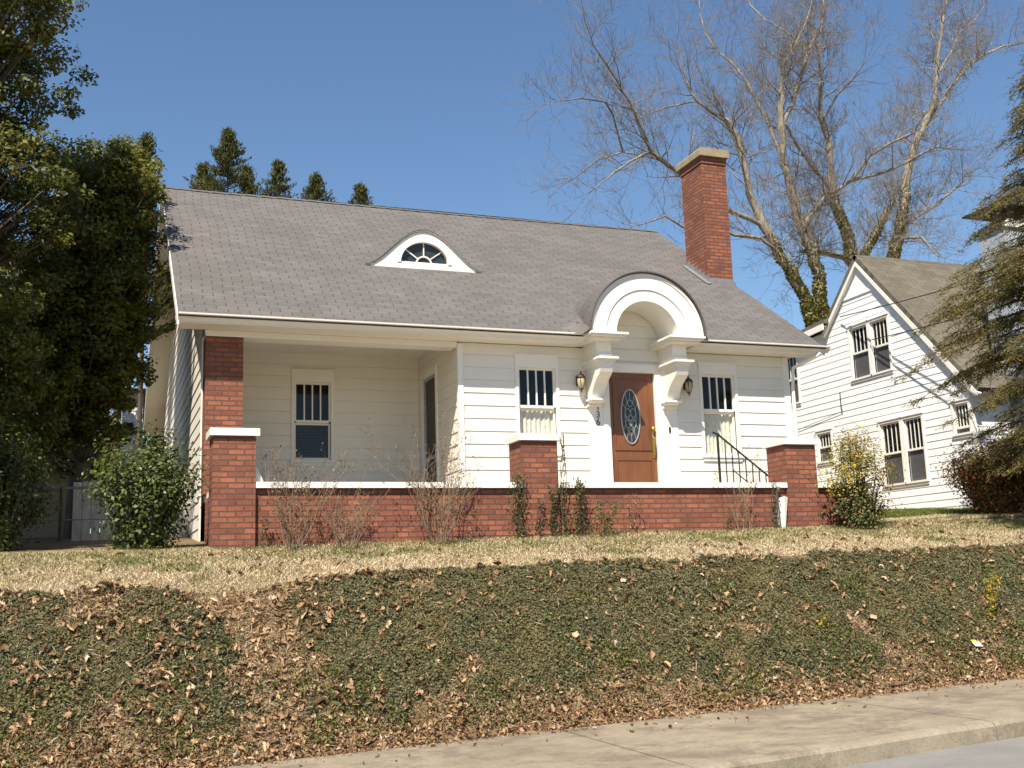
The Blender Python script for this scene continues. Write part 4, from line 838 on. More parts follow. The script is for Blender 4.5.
# ------------------------------------------------------------------ bare trees behind
PATHS = {'A':[(22.81,31.0,8.38,0.235),(22.65,31.0,9.25,0.217),(22.19,31.0,10.01,0.216),(21.66,31.0,10.86,0.199),(21.1,31.0,11.81,0.181),(20.67,31.0,12.93,0.148),(20.58,31.0,13.57,0.131),(20.4,31.0,14.46,0.131),(20.24,31.0,15.02,0.114),(20.03,31.0,15.44,0.098),(19.38,31.0,15.72,0.071),(18.82,31.0,16.06,0.058),(18.53,31.0,16.46,0.048),(18.38,31.0,17.1,0.032),(18.2,31.0,17.84,0.016)],'A1':[(21.06,31.0,11.77,0.099),(19.62,30.79,12.15,0.097),(18.46,30.59,12.67,0.095),(17.59,30.38,13.11,0.094),(16.83,30.18,13.39,0.077),(16.37,29.97,13.53,0.067),(15.94,29.76,14.25,0.061),(15.52,29.56,14.89,0.06),(14.93,29.35,15.57,0.05),(14.5,29.15,15.95,0.038),(14.05,28.94,16.29,0.026),(13.74,28.73,16.74,0.014)],'A2':[(17.29,31.0,13.76,0.063),(16.44,30.53,13.62,0.056),(15.45,30.07,13.0,0.046),(14.71,29.6,12.45,0.039),(13.84,29.13,11.7,0.017)],'A3':[(16.92,31.0,13.89,0.041),(16.28,31.78,14.23,0.035),(15.71,32.55,14.18,0.029),(15.17,33.33,13.76,0.017)],'A4':[(16.28,31.0,15.62,0.041),(15.61,30.43,15.18,0.037),(14.98,29.85,15.23,0.033),(13.79,29.28,14.88,0.026),(12.69,28.71,14.32,0.014)],'A5':[(18.82,31.0,16.06,0.042),(18.03,31.56,15.98,0.036),(17.74,32.11,16.0,0.026),(17.47,32.67,15.9,0.013)],'A6':[(21.66,31.0,10.86,0.08),(20.77,30.74,11.24,0.065),(19.62,30.48,11.17,0.058),(18.16,30.23,11.42,0.05),(17.37,29.97,11.09,0.043),(16.6,29.71,11.31,0.037),(15.55,29.45,10.84,0.018)],'B':[(24.41,32.5,9.03,0.247),(24.35,32.5,10.68,0.229),(23.96,32.5,11.97,0.228),(23.64,32.5,13.01,0.21),(23.42,32.5,13.68,0.175),(23.19,32.5,14.89,0.157),(23.22,32.5,16.26,0.147),(23.33,32.5,17.5,0.112),(23.52,32.5,18.72,0.084),(24.06,32.5,19.52,0.063),(24.61,32.5,20.42,0.046),(25.03,32.5,21.44,0.032),(25.31,32.5,22.53,0.018)],'B2':[(23.26,32.5,16.26,0.122),(24.09,32.81,17.51,0.106),(24.76,33.12,18.78,0.093),(25.47,33.43,20.19,0.087),(25.99,33.74,20.84,0.081),(26.6,34.05,21.44,0.067),(27.07,34.36,22.64,0.053),(27.43,34.67,23.89,0.03)],'B3':[(23.2,32.5,15.05,0.091),(23.12,32.74,15.76,0.084),(22.82,32.98,17.0,0.077),(22.41,33.22,18.18,0.071),(22.06,33.46,18.96,0.06),(21.47,33.7,19.6,0.05),(21.15,33.94,20.41,0.035),(21.13,34.18,21.36,0.025),(21.26,34.41,22.48,0.014)],'B4':[(24.48,32.5,10.69,0.124),(23.95,32.3,12.02,0.112),(23.73,32.1,12.62,0.104),(24.49,31.89,13.46,0.084),(25.5,31.69,14.1,0.077),(26.9,31.49,14.52,0.063),(27.78,31.29,14.92,0.053),(28.98,31.08,15.57,0.039),(29.96,30.88,15.48,0.021)],'B5':[(25.19,32.5,14.28,0.071),(26.1,31.95,14.99,0.064),(26.6,31.4,15.3,0.056),(27.46,30.84,15.69,0.045),(27.49,30.29,16.05,0.028),(27.7,29.74,16.49,0.014)],'B6':[(24.76,32.5,19.63,0.053),(24.76,33.01,20.12,0.047),(24.39,33.51,20.82,0.043),(23.96,34.02,21.44,0.036),(23.67,34.53,22.3,0.029),(23.83,35.03,23.25,0.015)],'C':[(29.05,35.0,10.66,0.272),(28.4,35.0,11.44,0.271),(27.95,35.0,12.15,0.25),(27.74,35.0,13.17,0.231),(27.4,35.0,14.31,0.211),(27.19,35.0,15.09,0.172),(27.19,35.0,15.98,0.153),(27.26,35.0,17.18,0.134),(26.99,35.0,17.96,0.115),(27.01,35.0,19.09,0.096),(27.13,35.0,20.41,0.069),(27.05,35.0,21.55,0.046),(26.96,35.0,22.64,0.023)],'C2':[(27.18,35.0,14.92,0.115),(26.4,34.7,15.53,0.098),(25.67,34.41,16.01,0.082),(24.92,34.11,16.55,0.066),(24.23,33.81,17.21,0.036),(23.75,33.51,17.63,0.018)],'C3':[(27.13,35.0,18.41,0.069),(27.44,34.42,18.97,0.057),(27.69,33.84,19.3,0.041),(27.79,33.26,19.68,0.019)],'C4':[(27.71,35.0,11.72,0.135),(26.68,34.33,12.11,0.12),(25.46,33.66,11.94,0.102),(24.5,32.99,11.78,0.079),(23.48,32.32,11.43,0.042)],'D':[(30.8,36.5,11.15,0.285),(31.23,36.5,13.09,0.265),(31.51,36.5,13.95,0.266),(31.86,36.5,14.91,0.246),(32.17,36.5,16.22,0.226),(32.57,36.5,17.4,0.198),(33.02,36.5,18.44,0.182),(33.54,36.5,19.15,0.166),(34.24,36.5,20.44,0.134),(34.54,36.5,21.69,0.109),(34.83,36.5,22.94,0.092),(35.18,36.5,24.35,0.072),(35.61,36.5,25.56,0.051),(35.92,36.5,26.6,0.03)],'D2':[(33.69,36.5,19.5,0.108),(35.35,36.84,21.09,0.098),(36.87,37.18,22.7,0.086),(38.35,37.53,23.7,0.07),(40.05,37.87,24.63,0.054),(41.8,38.21,25.22,0.032),(43.53,38.55,25.54,0.019)],'D3':[(34.52,36.5,21.31,0.075),(36.18,37.12,23.44,0.064),(37.36,37.74,24.83,0.053),(39.02,38.36,26.08,0.036),(40.4,38.99,27.42,0.018)],'D4':[(30.36,36.5,11.77,0.203),(29.93,36.88,13.02,0.204),(31.04,37.26,14.28,0.186),(31.93,37.65,15.3,0.147),(32.84,38.03,16.25,0.085),(33.58,38.41,17.17,0.043)],'D5':[(30.82,36.5,13.58,0.098),(32.74,37.23,14.96,0.092),(35.04,37.97,16.15,0.082),(37.33,38.7,17.69,0.058),(39.05,39.44,18.84,0.027)],'D6':[(31.45,36.5,13.68,0.074),(31.19,35.57,13.59,0.064),(31.15,34.65,13.34,0.055),(31.01,33.72,12.25,0.031)]}
def twigs(mb_big, mb_fine, start, direc, length, rad, level, rs):
    n = 5 if level < 2 else 3; pts = [Vector(start)]; d = direc.normalized(); r0 = rad
    for i in range(n):
        d = (d+Vector((rs.uniform(-1, 1), rs.uniform(-1, 1), rs.uniform(-.6, .8)))*0.30).normalized()
        pts.append(pts[-1]+d*length/n)
    rr = [max(.0038, r0*(1-.75*i/n)) for i in range(n+1)]
    (mb_big if level < 1 else mb_fine).tube(pts, rr, 5 if level < 1 else 3)
    if level >= 3: return
    k_ = (5, 4, 3)[level]
    for j in range(k_):
        t_ = rs.uniform(.25, 1.0)*n; i0 = min(int(t_), n-1); p = pts[i0].lerp(pts[i0+1], t_-i0)
        side = Vector((rs.uniform(-1, 1), rs.uniform(-1, 1), rs.uniform(-.45, .9)))
        twigs(mb_big, mb_fine, p, d*.75+side.normalized()*.8, length*rs.uniform(.42, .72), max(.0045, rr[i0]*.6), level+1, rs)
tree_meta = {'A': ('A', 'B'), 'C': ('C',), 'D': ('D',)}
labels = {'A': 'tall bare tree directly behind the brick chimney with two ivy covered trunks', 'C': 'bare tree with ivy trunk rising just behind the neighbouring gable peak', 'D': 'rightmost tall bare tree with forked ivy covered trunk over the grey roof'}
roots = {'A': (23.4, 31.6, 1.0), 'B': (23.9, 32.2, 1.0), 'C': (28.2, 35.2, 1.0), 'D': (30.6, 36.6, 1.0)}
for tk, keys in tree_meta.items():
    tr = thing('bare_tree', roots[tk], labels[tk], 'tree', 'bare trees behind the houses')
    rs = random.Random(ord(tk)); main = MB(); fine = MB(); trunk = MB(); ivyP = []
    for key, pts in PATHS.items():
        if key[0] not in keys: continue
        P_ = [Vector(p[:3]) for p in pts]; R_ = [p[3] for p in pts]
        if len(key) > 1:  # snap the branch foot on to the closest limb of its tree
            best = min(((Vector(q[:3])-P_[0]).length, Vector(q[:3])) for kk, pp in PATHS.items() if kk[0] == key[0] and kk != key and (len(kk) == 1 or kk < key) for q in pp)[1]
            dz_ = best-P_[0]
            for i in range(len(P_)): P_[i] = P_[i]+Vector((0, dz_.y, 0))*(1-i/len(P_)) if i else best
            R_[0] = R_[1]
        if len(key) == 1:
            rt_ = Vector(roots[key]); P_ = [rt_, rt_.lerp(P_[0], .5)+Vector((.15, 0, 0))]+P_; R_ = [R_[0]*1.7, R_[0]*1.25]+R_
        sm = []; sr = []
        for i in range(len(P_)-1):
            for q in range(3):
                t_ = q/3; sm.append(P_[i].lerp(P_[i+1], t_)+Vector((rs.uniform(-1, 1), rs.uniform(-1, 1), rs.uniform(-1, 1)))*R_[i]*.22); sr.append(R_[i]+(R_[i+1]-R_[i])*t_)
        sm.append(P_[-1]); sr.append(R_[-1])
        sr = [q_*.86 for q_ in sr]; (trunk if len(key) == 1 else main).tube(sm, sr, 8 if len(key) == 1 else 6)
        L_tot = sum((sm[i+1]-sm[i]).length for i in range(len(sm)-1))
        if len(key) == 1 or key in ('D4', 'C4'):
            for i in range(len(sm)-1):
                zc_ = {'A': 11.5, 'B': 11.6, 'C': 15.0, 'D': 16.0}[key[0]]
                if sm[i].z < zc_:
                    seg = (sm[i+1]-sm[i]).length; f_ = max(.15, 1-max(0, sm[i].z-zc_+3)/3.2)
                    for _ in range(int(seg*950*f_)):
                        a = rs.uniform(0, 6.283); rr_ = sr[i]*rs.uniform(.95, 1.25); p = sm[i].lerp(sm[i+1], rs.random())
                        ivyP.append((p.x+rr_*math.cos(a), p.y+rr_*math.sin(a), p.z))
        cnt = int(L_tot*(2.5 if len(key) == 1 else 3.2))
        for j in range(cnt):
            i0 = rs.randrange(int(len(sm)*(.22 if len(key) == 1 else .12)), len(sm)-1); p = sm[i0].lerp(sm[i0+1], rs.random())
            if p.z < 9.5: continue
            dd = (sm[i0+1]-sm[i0]).normalized(); side = Vector((rs.uniform(-1, 1), rs.uniform(-.8, .8), rs.uniform(-.5, 1.0))).normalized()
            twigs(main, fine, p, dd*.6+side, rs.uniform(.9, 2.1), max(.010, min(.03, sr[i0]*.4)), 1 if sr[i0] < .05 else 0, rs)
        for _ in range(4): twigs(main, fine, sm[-1], (sm[-1]-sm[-3])+Vector((rs.uniform(-.3, .3), rs.uniform(-.3, .3), rs.uniform(-.1, .5))), 1.5, .012, 1, rs)
    trunk.build('trunk', M['bark'], tr, smooth=True); main.build('limbs', M['bark'], tr, smooth=True)
    v = fine.v; Fq = np.array(fine.f, dtype=np.int32); tw = big_mesh('twigs', np.array([tuple(q) for q in v]), Fq, M['twig'], tr)
    ip = np.array(ivyP); V, Fc = scatter(ip, rng.uniform(.08, .15, len(ip)), frames(len(ip), .3)); big_mesh('ivy', V, Fc, M['leaf_ivy'], tr)

# ------------------------------------------------------------------ conifers over the ridge
def conifer(name, x, y, zt, h, w, label, group, mat, seed, dens=1.0, narrow=True, upsweep=.5):
    rs = np.random.default_rng(seed); z0 = gz(x, y); tr = thing(name, (x, y, z0), label, 'tree', group)
    k = MB(); k.tube([(x, y, z0-.1), (x+.03, y, z0+(zt-z0)*.5), (x, y, zt-.05)], [.16*h/10, .09*h/10, .01], 7); k.build('trunk', M['brown_bark'], tr, smooth=True)
    br = MB(); P = []; S_ = []; nb_ = int(190*dens)
    for i in range(nb_):
        t_ = rs.random()**1.35; zz = zt-.12-(h)*t_; rad = w*(.03+.97*t_)*rs.uniform(.55, 1.25)
        a = rs.uniform(0, 6.283); n = 7; pts = []
        for q in range(n+1):
            f_ = q/n; pts.append((x+math.cos(a)*rad*f_, y+math.sin(a)*rad*f_, zz+rad*upsweep*(f_**1.6)-rad*.12*f_))
        br.tube(pts, [.018*(1-q/n)+.004 for q in range(n+1)], 3)
        m_ = int(30*max(.3, rad/w)*1.5)
        for _ in range(m_):
            f_ = rs.uniform(.2, 1.03); q = min(int(f_*n), n-1); g_ = f_*n-q
            p = [pts[q][c_]+(pts[q+1][c_]-pts[q][c_])*g_ for c_ in range(3)]; sp = .075*(1.15-f_)+.02
            for __ in range(3): P.append((p[0]+rs.normal()*sp, p[1]+rs.normal()*sp, p[2]+rs.normal()*sp*.7+.02))
    for _ in range(60): P.append((x+rs.normal()*.03, y+rs.normal()*.03, zt-rs.uniform(0, .6)))
    P = np.array(P); N = len(P)
    z = rng.normal(size=(N, 3)); d = np.stack([(P[:, 0]-x), (P[:, 1]-y), np.full(N, .6)], 1)+rng.normal(size=(N, 3))*.35; d /= np.linalg.norm(d, axis=1, keepdims=True)
    z -= (z*d).sum(1, keepdims=True)*d; z /= np.linalg.norm(z, axis=1, keepdims=True); R = np.stack([d, np.cross(z, d), z], 2)
    V, Fc = scatter(P, rng.uniform(.07, .15, N), R, NARROW_V, LEAF_F); br.build('branches', M['brown_bark'], tr); big_mesh('needles', V, Fc, mat, tr); return tr
gcon = 'conifers rising over the cottage ridge'
conifer('conifer_tree', 3.30, 32, 13.6, 5.2, 2.5, 'tallest and widest of the conifers behind the cottage ridge', gcon, M['leaf_conifer'], 1, 1.5)
conifer('conifer_tree', 2.66, 32.8, 12.75, 4.4, 2.0, 'low conifer shoulder at the left end of the row behind the ridge', gcon, M['leaf_conifer'], 6, 1.0)
conifer('conifer_tree', 4.0, 33.2, 12.95, 4.4, 1.9, 'lower conifer crowding the right flank of the tallest one behind the ridge', gcon, M['leaf_conifer'], 7, 1.0)
conifer('conifer_tree', 4.86, 32.5, 12.95, 4.6, 2.5, 'leftmost of the three conifer tips standing apart behind the ridge', gcon, M['leaf_conifer'], 2, 1.1)
conifer('conifer_tree', 6.10, 33, 12.85, 4.6, 2.5, 'middle one of the three conifer tips standing apart behind the ridge', gcon, M['leaf_conifer'], 3, 1.0)
conifer('conifer_tree', 7.62, 33.5, 12.85, 4.6, 2.3, 'smallest conifer tip at the right end of the row behind the ridge', gcon, M['leaf_conifer'], 4, .9)

# ------------------------------------------------------------------ broadleaf trees on the left
def broad_tree(name, base, label, blobs, nclump, leaf, mat, seed, per=95, trunkr=.2, spread=.34, group=None, bark='brown_bark', hollow=.45, cutx=None):
    rs = np.random.default_rng(seed); tr = thing(name, base, label, 'tree', group); bx_, by_, bz_ = base
    tops = max(b[2]+b[5]*.4 for b in blobs)
    tk = MB(); mid = [(bx_, by_, bz_-.15), (bx_+.08, by_+.05, bz_+(tops-bz_)*.25), (bx_-.05, by_, bz_+(tops-bz_)*.55), (bx_, by_, tops)]
    tk.tube(mid, [trunkr*1.2, trunkr, trunkr*.7, trunkr*.2], 9); tk.build('trunk', M[bark], tr, smooth=True)
    C_ = []; wts = np.array([b[3]*b[4]*b[5] for b in blobs]); wts = wts/wts.sum()
    while len(C_) < nclump:
        b = blobs[rs.choice(len(blobs), p=wts)]; d = rs.normal(size=3); d /= np.linalg.norm(d); r_ = (hollow+(1-hollow)*rs.random()**.6)*(1+.13*math.sin(3*d[0]+5*d[2]+seed)+.13*math.sin(9*d[0]-7*d[2]+5*d[1]+seed))
        p = (b[0]+b[3]*d[0]*r_, b[1]+b[4]*d[1]*r_, b[2]+b[5]*d[2]*r_)
        if cutx and p[0] > cutx(p[1], p[2]): continue
        if p[2] < gz(p[0], p[1])+.25: continue
        C_.append(p)
    C_ = np.array(C_); lm = MB()
    for c_ in C_[::2]:
        t_ = np.clip((c_[2]-bz_)/(tops-bz_)*.75, .1, .95); st = Vector((bx_, by_, bz_+(tops-bz_)*t_)); e_ = Vector(c_); m_ = st.lerp(e_, .5)+Vector((0, 0, -.15))
        lm.tube([st, m_, e_], [.035, .02, .006], 4)
    lm.build('limbs', M[bark], tr)
    # each clump: a few sprays along short twigs
    K = len(C_); n = K*per; cid = np.repeat(np.arange(K), per); sc = rs.uniform(.6, 1.25, K)[cid]
    off = rs.normal(size=(n, 3)); off /= np.linalg.norm(off, axis=1, keepdims=True)+1e-9; off *= (rs.random(n)**.45)[:, None]
    P = C_[cid]+off*np.stack([sc*spread, sc*spread, sc*spread*.62], 1)
    nrm = off+np.array([-.25, -.35, .7]); R = frames(n, 1.0, nrm)
    V, Fc = scatter(P, rs.uniform(.75, 1.25, n)*leaf, R); big_mesh('foliage', V, Fc, mat, tr); return tr
cut = lambda y, z: .58+(z > 4.2)*.12+(y > 20)*(z > 5.5)*.15+.14*math.sin(z*5+y*4)
broad_tree('evergreen_tree', (-2.4, 16.6, .65), 'tallest dark evergreen tree filling the left edge of the photo', [(-2.5, 16.8, 8.6, 1.9, 2.0, 2.6), (-2.6, 16.6, 5.5, 2.1, 2.1, 1.8), (-2.7, 16.8, 3.4, 1.9, 2.0, 1.7), (-1.3, 17.2, 6.0, 1.0, 1.2, .9), (-1.35, 16.8, 7.9, .95, 1.1, 1.3), (-3.0, 14.3, 5.6, 1.3, 1.3, 1.7), (-1.0, 17.6, 5.0, .75, .9, 1.0), (-.8, 17.0, 6.9, .62, .9, .8)], 960, .078, M['leaf_oak'], 11, 135, .24, .30, 'evergreen trees left of the cottage', cutx=lambda y, z: -.36+.13*math.sin(z*2.9+y*2))  # forward crown blob added out of view to shade the low tree
broad_tree('evergreen_tree', (-.35, 19.6, .85), 'yellow-green leafy tree beside the left end of the cottage roof', [(.0, 19.3, 6.2, 1.0, 1.2, 1.5), (-.4, 19.2, 4.4, 1.15, 1.3, 1.4), (.1, 18.6, 5.0, .55, .8, 1.0), (.40, 20.4, 7.35, .5, .8, .8), (-.35, 20.0, 7.5, .35, .6, .6), (-.8, 19.0, 3.2, .9, 1.1, .9), (.3, 18.4, 6.4, .5, .8, 1.0), (.15, 19.4, 3.5, .6, .9, 1.1)], 700, .085, M['leaf_tree'], 12, 120, .16, .29, 'evergreen trees left of the cottage', cutx=cut)
broad_tree('evergreen_tree', (-1.9, 16.6, .6), 'low dark leafy tree at the lower left edge in front of the fence', [(-1.95, 16.7, 1.6, 1.35, .8, 1.1), (-2.0, 16.5, 3.3, 1.3, 1.0, 1.2)], 330, .07, M['leaf_oak'], 13, 120, .10, .30, 'evergreen trees left of the cottage', cutx=lambda y, z: -.75)
broad_tree('background_tree', (1.0, 32, 1.0), 'dark tree mass far behind the left side of the cottage', [(1.0, 32, 3.2, 2.2, 1.5, 2.2)], 130, .14, M['leaf_oak'], 15, 110, .15, .5)
conifer('cedar_tree', .72, 23.2, 9.55, 4.2, .95, 'narrow cedar top poking above the leafy trees beside the roof', None, M['leaf_conifer'], 9, 1.0)
broad_tree('background_tree', (-3.5, 27, 1.0), 'shadowy leafy tree far behind the grey board fence', [(-3.3, 27, 4.2, 2.4, 1.5, 2.3), (-1.3, 27.5, 6.0, 1.7, 1.3, 2.6), (-1.0, 27.4, 3.2, 1.5, 1.2, 1.5)], 420, .13, M['leaf_oak'], 14, 110, .2, .5)

# ------------------------------------------------------------------ hemlock on the right
HX = 14.85
hz_ = np.array([1.5, 2.5, 3.5, 4.8, 6.0, 7.2, 8.5, 10.9]); hr_ = np.array([1.8, 2.2, 2.5, 2.35, 1.7, 1.0, .4, .1])
hk = thing('hemlock_tree', (HX, 13.1, .7), 'drooping bronze-green hemlock tree at the right edge of the photo', 'tree')
k = MB(); k.tube([(HX, 13.1, .5), (HX+.05, 13.1, 3.5), (HX+.1, 13.12, 7), (HX+.15, 13.1, 10.9)], [.19, .15, .10, .015], 9); k.build('trunk', M['brown_bark'], hk, smooth=True)
rs = np.random.default_rng(5); br = MB(); P = []; D_ = []
for i in range(285):
    zz = 1.8+6.9*rs.random()**1.1; a = rs.uniform(0, 6.283)
    if i % 2 == 0: a = math.pi+.25+rs.normal()*.6
    t_ = (10.9-zz)/8.7; rad = float(np.interp(zz, hz_, hr_))*rs.uniform(.6, 1.12)
    if zz < 3.6: rad *= 1.0
    if i == 0: zz, a, rad = 3.55, math.pi-.05, 3.65
    if i == 3: zz, a, rad = 4.9, math.pi+.12, 2.9
    n = 8; pts = []
    for q in range(n+1):
        f_ = q/n; pts.append(Vector((HX+.05+math.cos(a)*rad*f_, 13.1+math.sin(a)*rad*f_, zz+rad*(.18*f_-.38*f_*f_))))
    br.tube(pts, [(.012 if i in (0, 3) else .028)*(1-q/n)+.004 for q in range(n+1)], 4)
    nbr = int(rad*19)
    for j in range(nbr):
        f_ = rs.uniform(.15, 1.0)*n; q = min(int(f_), n-1); p = pts[q].lerp(pts[q+1], f_-q); sd = 1 if j % 2 else -1
        dirv = Vector((math.cos(a+sd*rs.uniform(.5, 1.1)), math.sin(a+sd*rs.uniform(.5, 1.1)), rs.uniform(-.35, .1))); ln = rs.uniform(.18, .52)*(1.1-.5*f_/n)
        pe = [p, p+dirv*ln*.5+Vector((0, 0, -.02)), p+dirv*ln+Vector((0, 0, -.16*ln/.4))]; br.tube(pe, [.006, .004, .002], 3)
        for _ in range(int(ln*95)):
            g_ = rs.random()*2; w_ = pe[0].lerp(pe[1], g_) if g_ < 1 else pe[1].lerp(pe[2], g_-1)
            P.append((w_.x+rs.normal()*.034, w_.y+rs.normal()*.034, w_.z+rs.normal()*.03-.012)); dd = dirv+Vector((rs.normal()*.5, rs.normal()*.5, -.35+rs.normal()*.2)); D_.append(tuple(dd))
br.build('limbs', M['brown_bark'], hk); P = np.array(P); d = np.array(D_); N = len(P); d /= np.linalg.norm(d, axis=1, keepdims=True); z = rng.normal(size=(N, 3))*.6+np.array([0, 0, 1]); z -= (z*d).sum(1, keepdims=True)*d; z /= np.linalg.norm(z, axis=1, keepdims=True)
V, Fc = scatter(P, rng.uniform(.03, .065, N), np.stack([d, np.cross(z, d), z], 2), NARROW_V*np.array([1, 1.2, 1]), LEAF_F); big_mesh('needles', V, Fc, M['leaf_hemlock'], hk)

# ------------------------------------------------------------------ shrubs
def shrub(name, cx, cy, rx, ry, h, label, mat, seed, nst=30, per=60, leaf=.05, lean=0.0, top=1.0, group=None, stem='brown_bark', cat='shrub', fill=1.0, zoff=0.0):
    rs = np.random.default_rng(seed); z0 = gz(cx, cy)+zoff; o = thing(name, (cx, cy, z0), label, cat, group); st = MB(); P = []
    for i in range(nst):
        a = rs.uniform(0, 6.283); rr = rs.random()**.6; ex, ey = cx+rx*rr*math.cos(a)+lean*h, cy+ry*rr*math.sin(a); hh = h*(1-.35*rr*rr)*rs.uniform(.72, 1.06)
        b0 = Vector((cx+rx*.3*rr*math.cos(a), cy+ry*.3*rr*math.sin(a), z0-.03)); e_ = Vector((ex, ey, z0+hh)); m_ = b0.lerp(e_, .55)+Vector((rs.normal()*.05, rs.normal()*.05, .06*h))
        st.tube([b0, m_, e_], [.011, .008, .003], 4)
        for _ in range(per):
            t_ = 1-rs.random()**1.2*fill; q = (b0.lerp(m_, t_*2) if t_ < .5 else m_.lerp(e_, t_*2-1)); sp = .09+.05*rs.random()
            P.append((q.x+rs.normal()*sp, q.y+rs.normal()*sp, max(z0+.02, q.z+rs.normal()*sp*.8)))
    st.build('stems', M[stem], o); P = np.array(P); N = len(P); nr = P-np.array([cx, cy, z0+h*.3]); nr = nr/np.linalg.norm(nr, axis=1, keepdims=True)+np.array([0, -.2, .5])
    V, Fc = scatter(P, rs.uniform(.7, 1.3, N)*leaf, frames(N, 1.0, nr)); big_mesh('leaves', V, Fc, mat, o); return o
shrub('leafy_bush', .56, 14.85, .68, .60, 1.52, 'dense glossy green bush left of the brick corner pier', M['leaf_bush'], 21, 95, 105, .062)
shrub('leafy_bush', 10.88, 13.98, .50, .24, .66, 'low dense green bush against the right end of the brick terrace', M['leaf_mixed'], 22, 48, 70, .045)
shrub('yellow_shrub', 10.86, 14.0, .66, .24, 1.50, 'loose yellow-leaved shrub right of the right brick pier', M['leaf_yellow'], 23, 24, 190, .044, fill=.40)
shrub('red_shrub', 14.45, 14.9, .95, .7, 1.35, 'red and green leafed shrub under the hemlock at the neighbour corner', M['leaf_red'], 24, 120, 110, .055)
shrub('dark_bush', 15.3, 14.2, 1.1, .9, 1.6, 'dark shaded bush beneath the hemlock at the right edge', M['leaf_bush'], 29, 130, 100, .06)
shrub('dark_bush', -1.3, 15.9, .75, .6, 1.75, 'dark shaded bush at the lower left edge below the tall evergreen', M['leaf_bush'], 28, 90, 90, .06)
def twig_bush(name, cx, cy, h, spr, label, seed, nst=26, leafy=0, group=None, mat='dry_stem'):
    rs = random.Random(seed); z0 = gz(cx, cy); o = thing(name, (cx, cy, z0), label, 'shrub', group); st = MB(); P = []
    def grow(p, d, ln, r, lv):
        n = 4; pts = [p]
        for i in range(n):
            d = (d+Vector((rs.uniform(-1, 1), rs.uniform(-1, 1), rs.uniform(-.5, .7)))*.16).normalized(); pts.append(pts[-1]+d*ln/n)
        st.tube(pts, [max(.0018, r*(1-.6*i/n)) for i in range(n+1)], 3)
        if lv == 0:
            for _ in range(leafy): q = pts[rs.randrange(1, 5)]; P.append((q.x+rs.gauss(0, .02), q.y+rs.gauss(0, .02), q.z+rs.gauss(0, .02)))
            return
        for _ in range(3 if lv == 2 else 3): q = rs.randrange(1, 5); grow(pts[q], d+Vector((rs.uniform(-1, 1), rs.uniform(-.6, .6), rs.uniform(-.3, .6)))*.75, ln*rs.uniform(.35, .6), r*.55, lv-1)
    for _ in range(nst):
        a = rs.uniform(0, 6.283); grow(Vector((cx+.08*math.cos(a), cy+.05*math.sin(a), z0-.02)), Vector((math.cos(a)*spr*rs.uniform(.2, 1), math.sin(a)*spr*.45, 1.0)), h*rs.uniform(.5, .95), .0048, 2)
    st.build('stems', M[mat], o)
    if P: P = np.array(P); V, Fc = scatter(P, rng.uniform(.02, .04, len(P)), frames(len(P))); big_mesh('dry_leaves', V, Fc, M['dried_leaf'], o)
    return o
gt = 'leafless shrubs along the brick porch wall'
twig_bush('twiggy_shrub', 2.30, 14.02, 1.0, .5, 'leafless brown twiggy shrub next to the left brick pier', 31, 26, 3, gt)
twig_bush('twiggy_shrub', 4.18, 13.98, 1.25, .58, 'tall leafless twiggy shrub midway along the brick wall, in front of the screen door', 32, 30, 3, gt)
twig_bush('twiggy_shrub', 2.95, 13.92, .75, .6, 'low matted dry shrub between the two larger leafless shrubs', 33, 20, 2, gt)
twig_bush('twiggy_shrub', 8.85, 14.05, .95, .35, 'thin sparse dry shrub under the iron handrail', 34, 8, 2, gt)
def vine(name, x, w, h, label, seed, mat='leaf_vine', y=14.24, n=240, leaf=.032, z_from=None, group=None):
    rs = np.random.default_rng(seed); z0 = gz(x, y); o = thing(name, (x, y, z0), label, 'vine', group); st = MB(); P = []
    for i in range(4):
        xs_ = x+rs.normal()*w*.4; pts = [(xs_+.04*math.sin(q*1.3+i)+w*.2*math.sin(q+i*2), y+.02*math.sin(q), z0-.02+h*rs.uniform(.9, 1)*q/6) for q in range(7)]; st.tube(pts, .004, 4)
        for _ in range(n//4):
            t_ = rs.random()**1.1*6; q = min(int(t_), 5); g_ = t_-q; P.append([pts[q][c_]+(pts[q+1][c_]-pts[q][c_])*g_+rs.normal()*(w*.45 if c_ == 0 else .02)*(1.2-.12*t_) for c_ in range(3)])
    st.build('stems', M['brown_bark'], o); P = np.array(P); P[:, 1] = np.minimum(P[:, 1], y+.03); V, Fc = scatter(P, rs.uniform(.7, 1.3, len(P))*leaf, frames(len(P), .6, np.tile([0, -1., .5], (len(P), 1)))); big_mesh('leaves', V, Fc, M[mat], o)
gv = 'vines and weeds around the middle pier'
vine('climbing_vine', 5.45, .13, .98, 'green vine climbing the left edge of the middle pier', 41, n=620, group=gv)
vine('climbing_vine', 6.09, .03, 1.48, 'thin vine rising up the right edge of the middle pier past its cap', 42, n=420, leaf=.028, group=gv)
vine('weed_plant', 5.72, .05, .62, 'dark purplish weed at the foot of the middle pier', 43, 'dried_leaf', n=150, group=gv)
vine('climbing_vine', 5.93, .06, .8, 'vine on the brick front of the middle pier, right half', 44, n=420, group=gv)
vine('weed_plant', 6.36, .15, .85, 'upright green weed right of the middle pier', 45, n=700, group=gv)
vine('weed_plant', 6.62, .18, .55, 'bushy green weed farthest right of the middle pier', 46, 'leaf_mixed', n=650, y=14.1, group=gv)
vine('weed_plant', 7.15, .14, .62, 'dry tan weed against the brick wall below the door', 47, 'leaf_dead', n=70, y=14.2)
vine('climbing_vine', 9.52, .06, .78, 'small dark vine beside the white drain spout', 48, n=190)
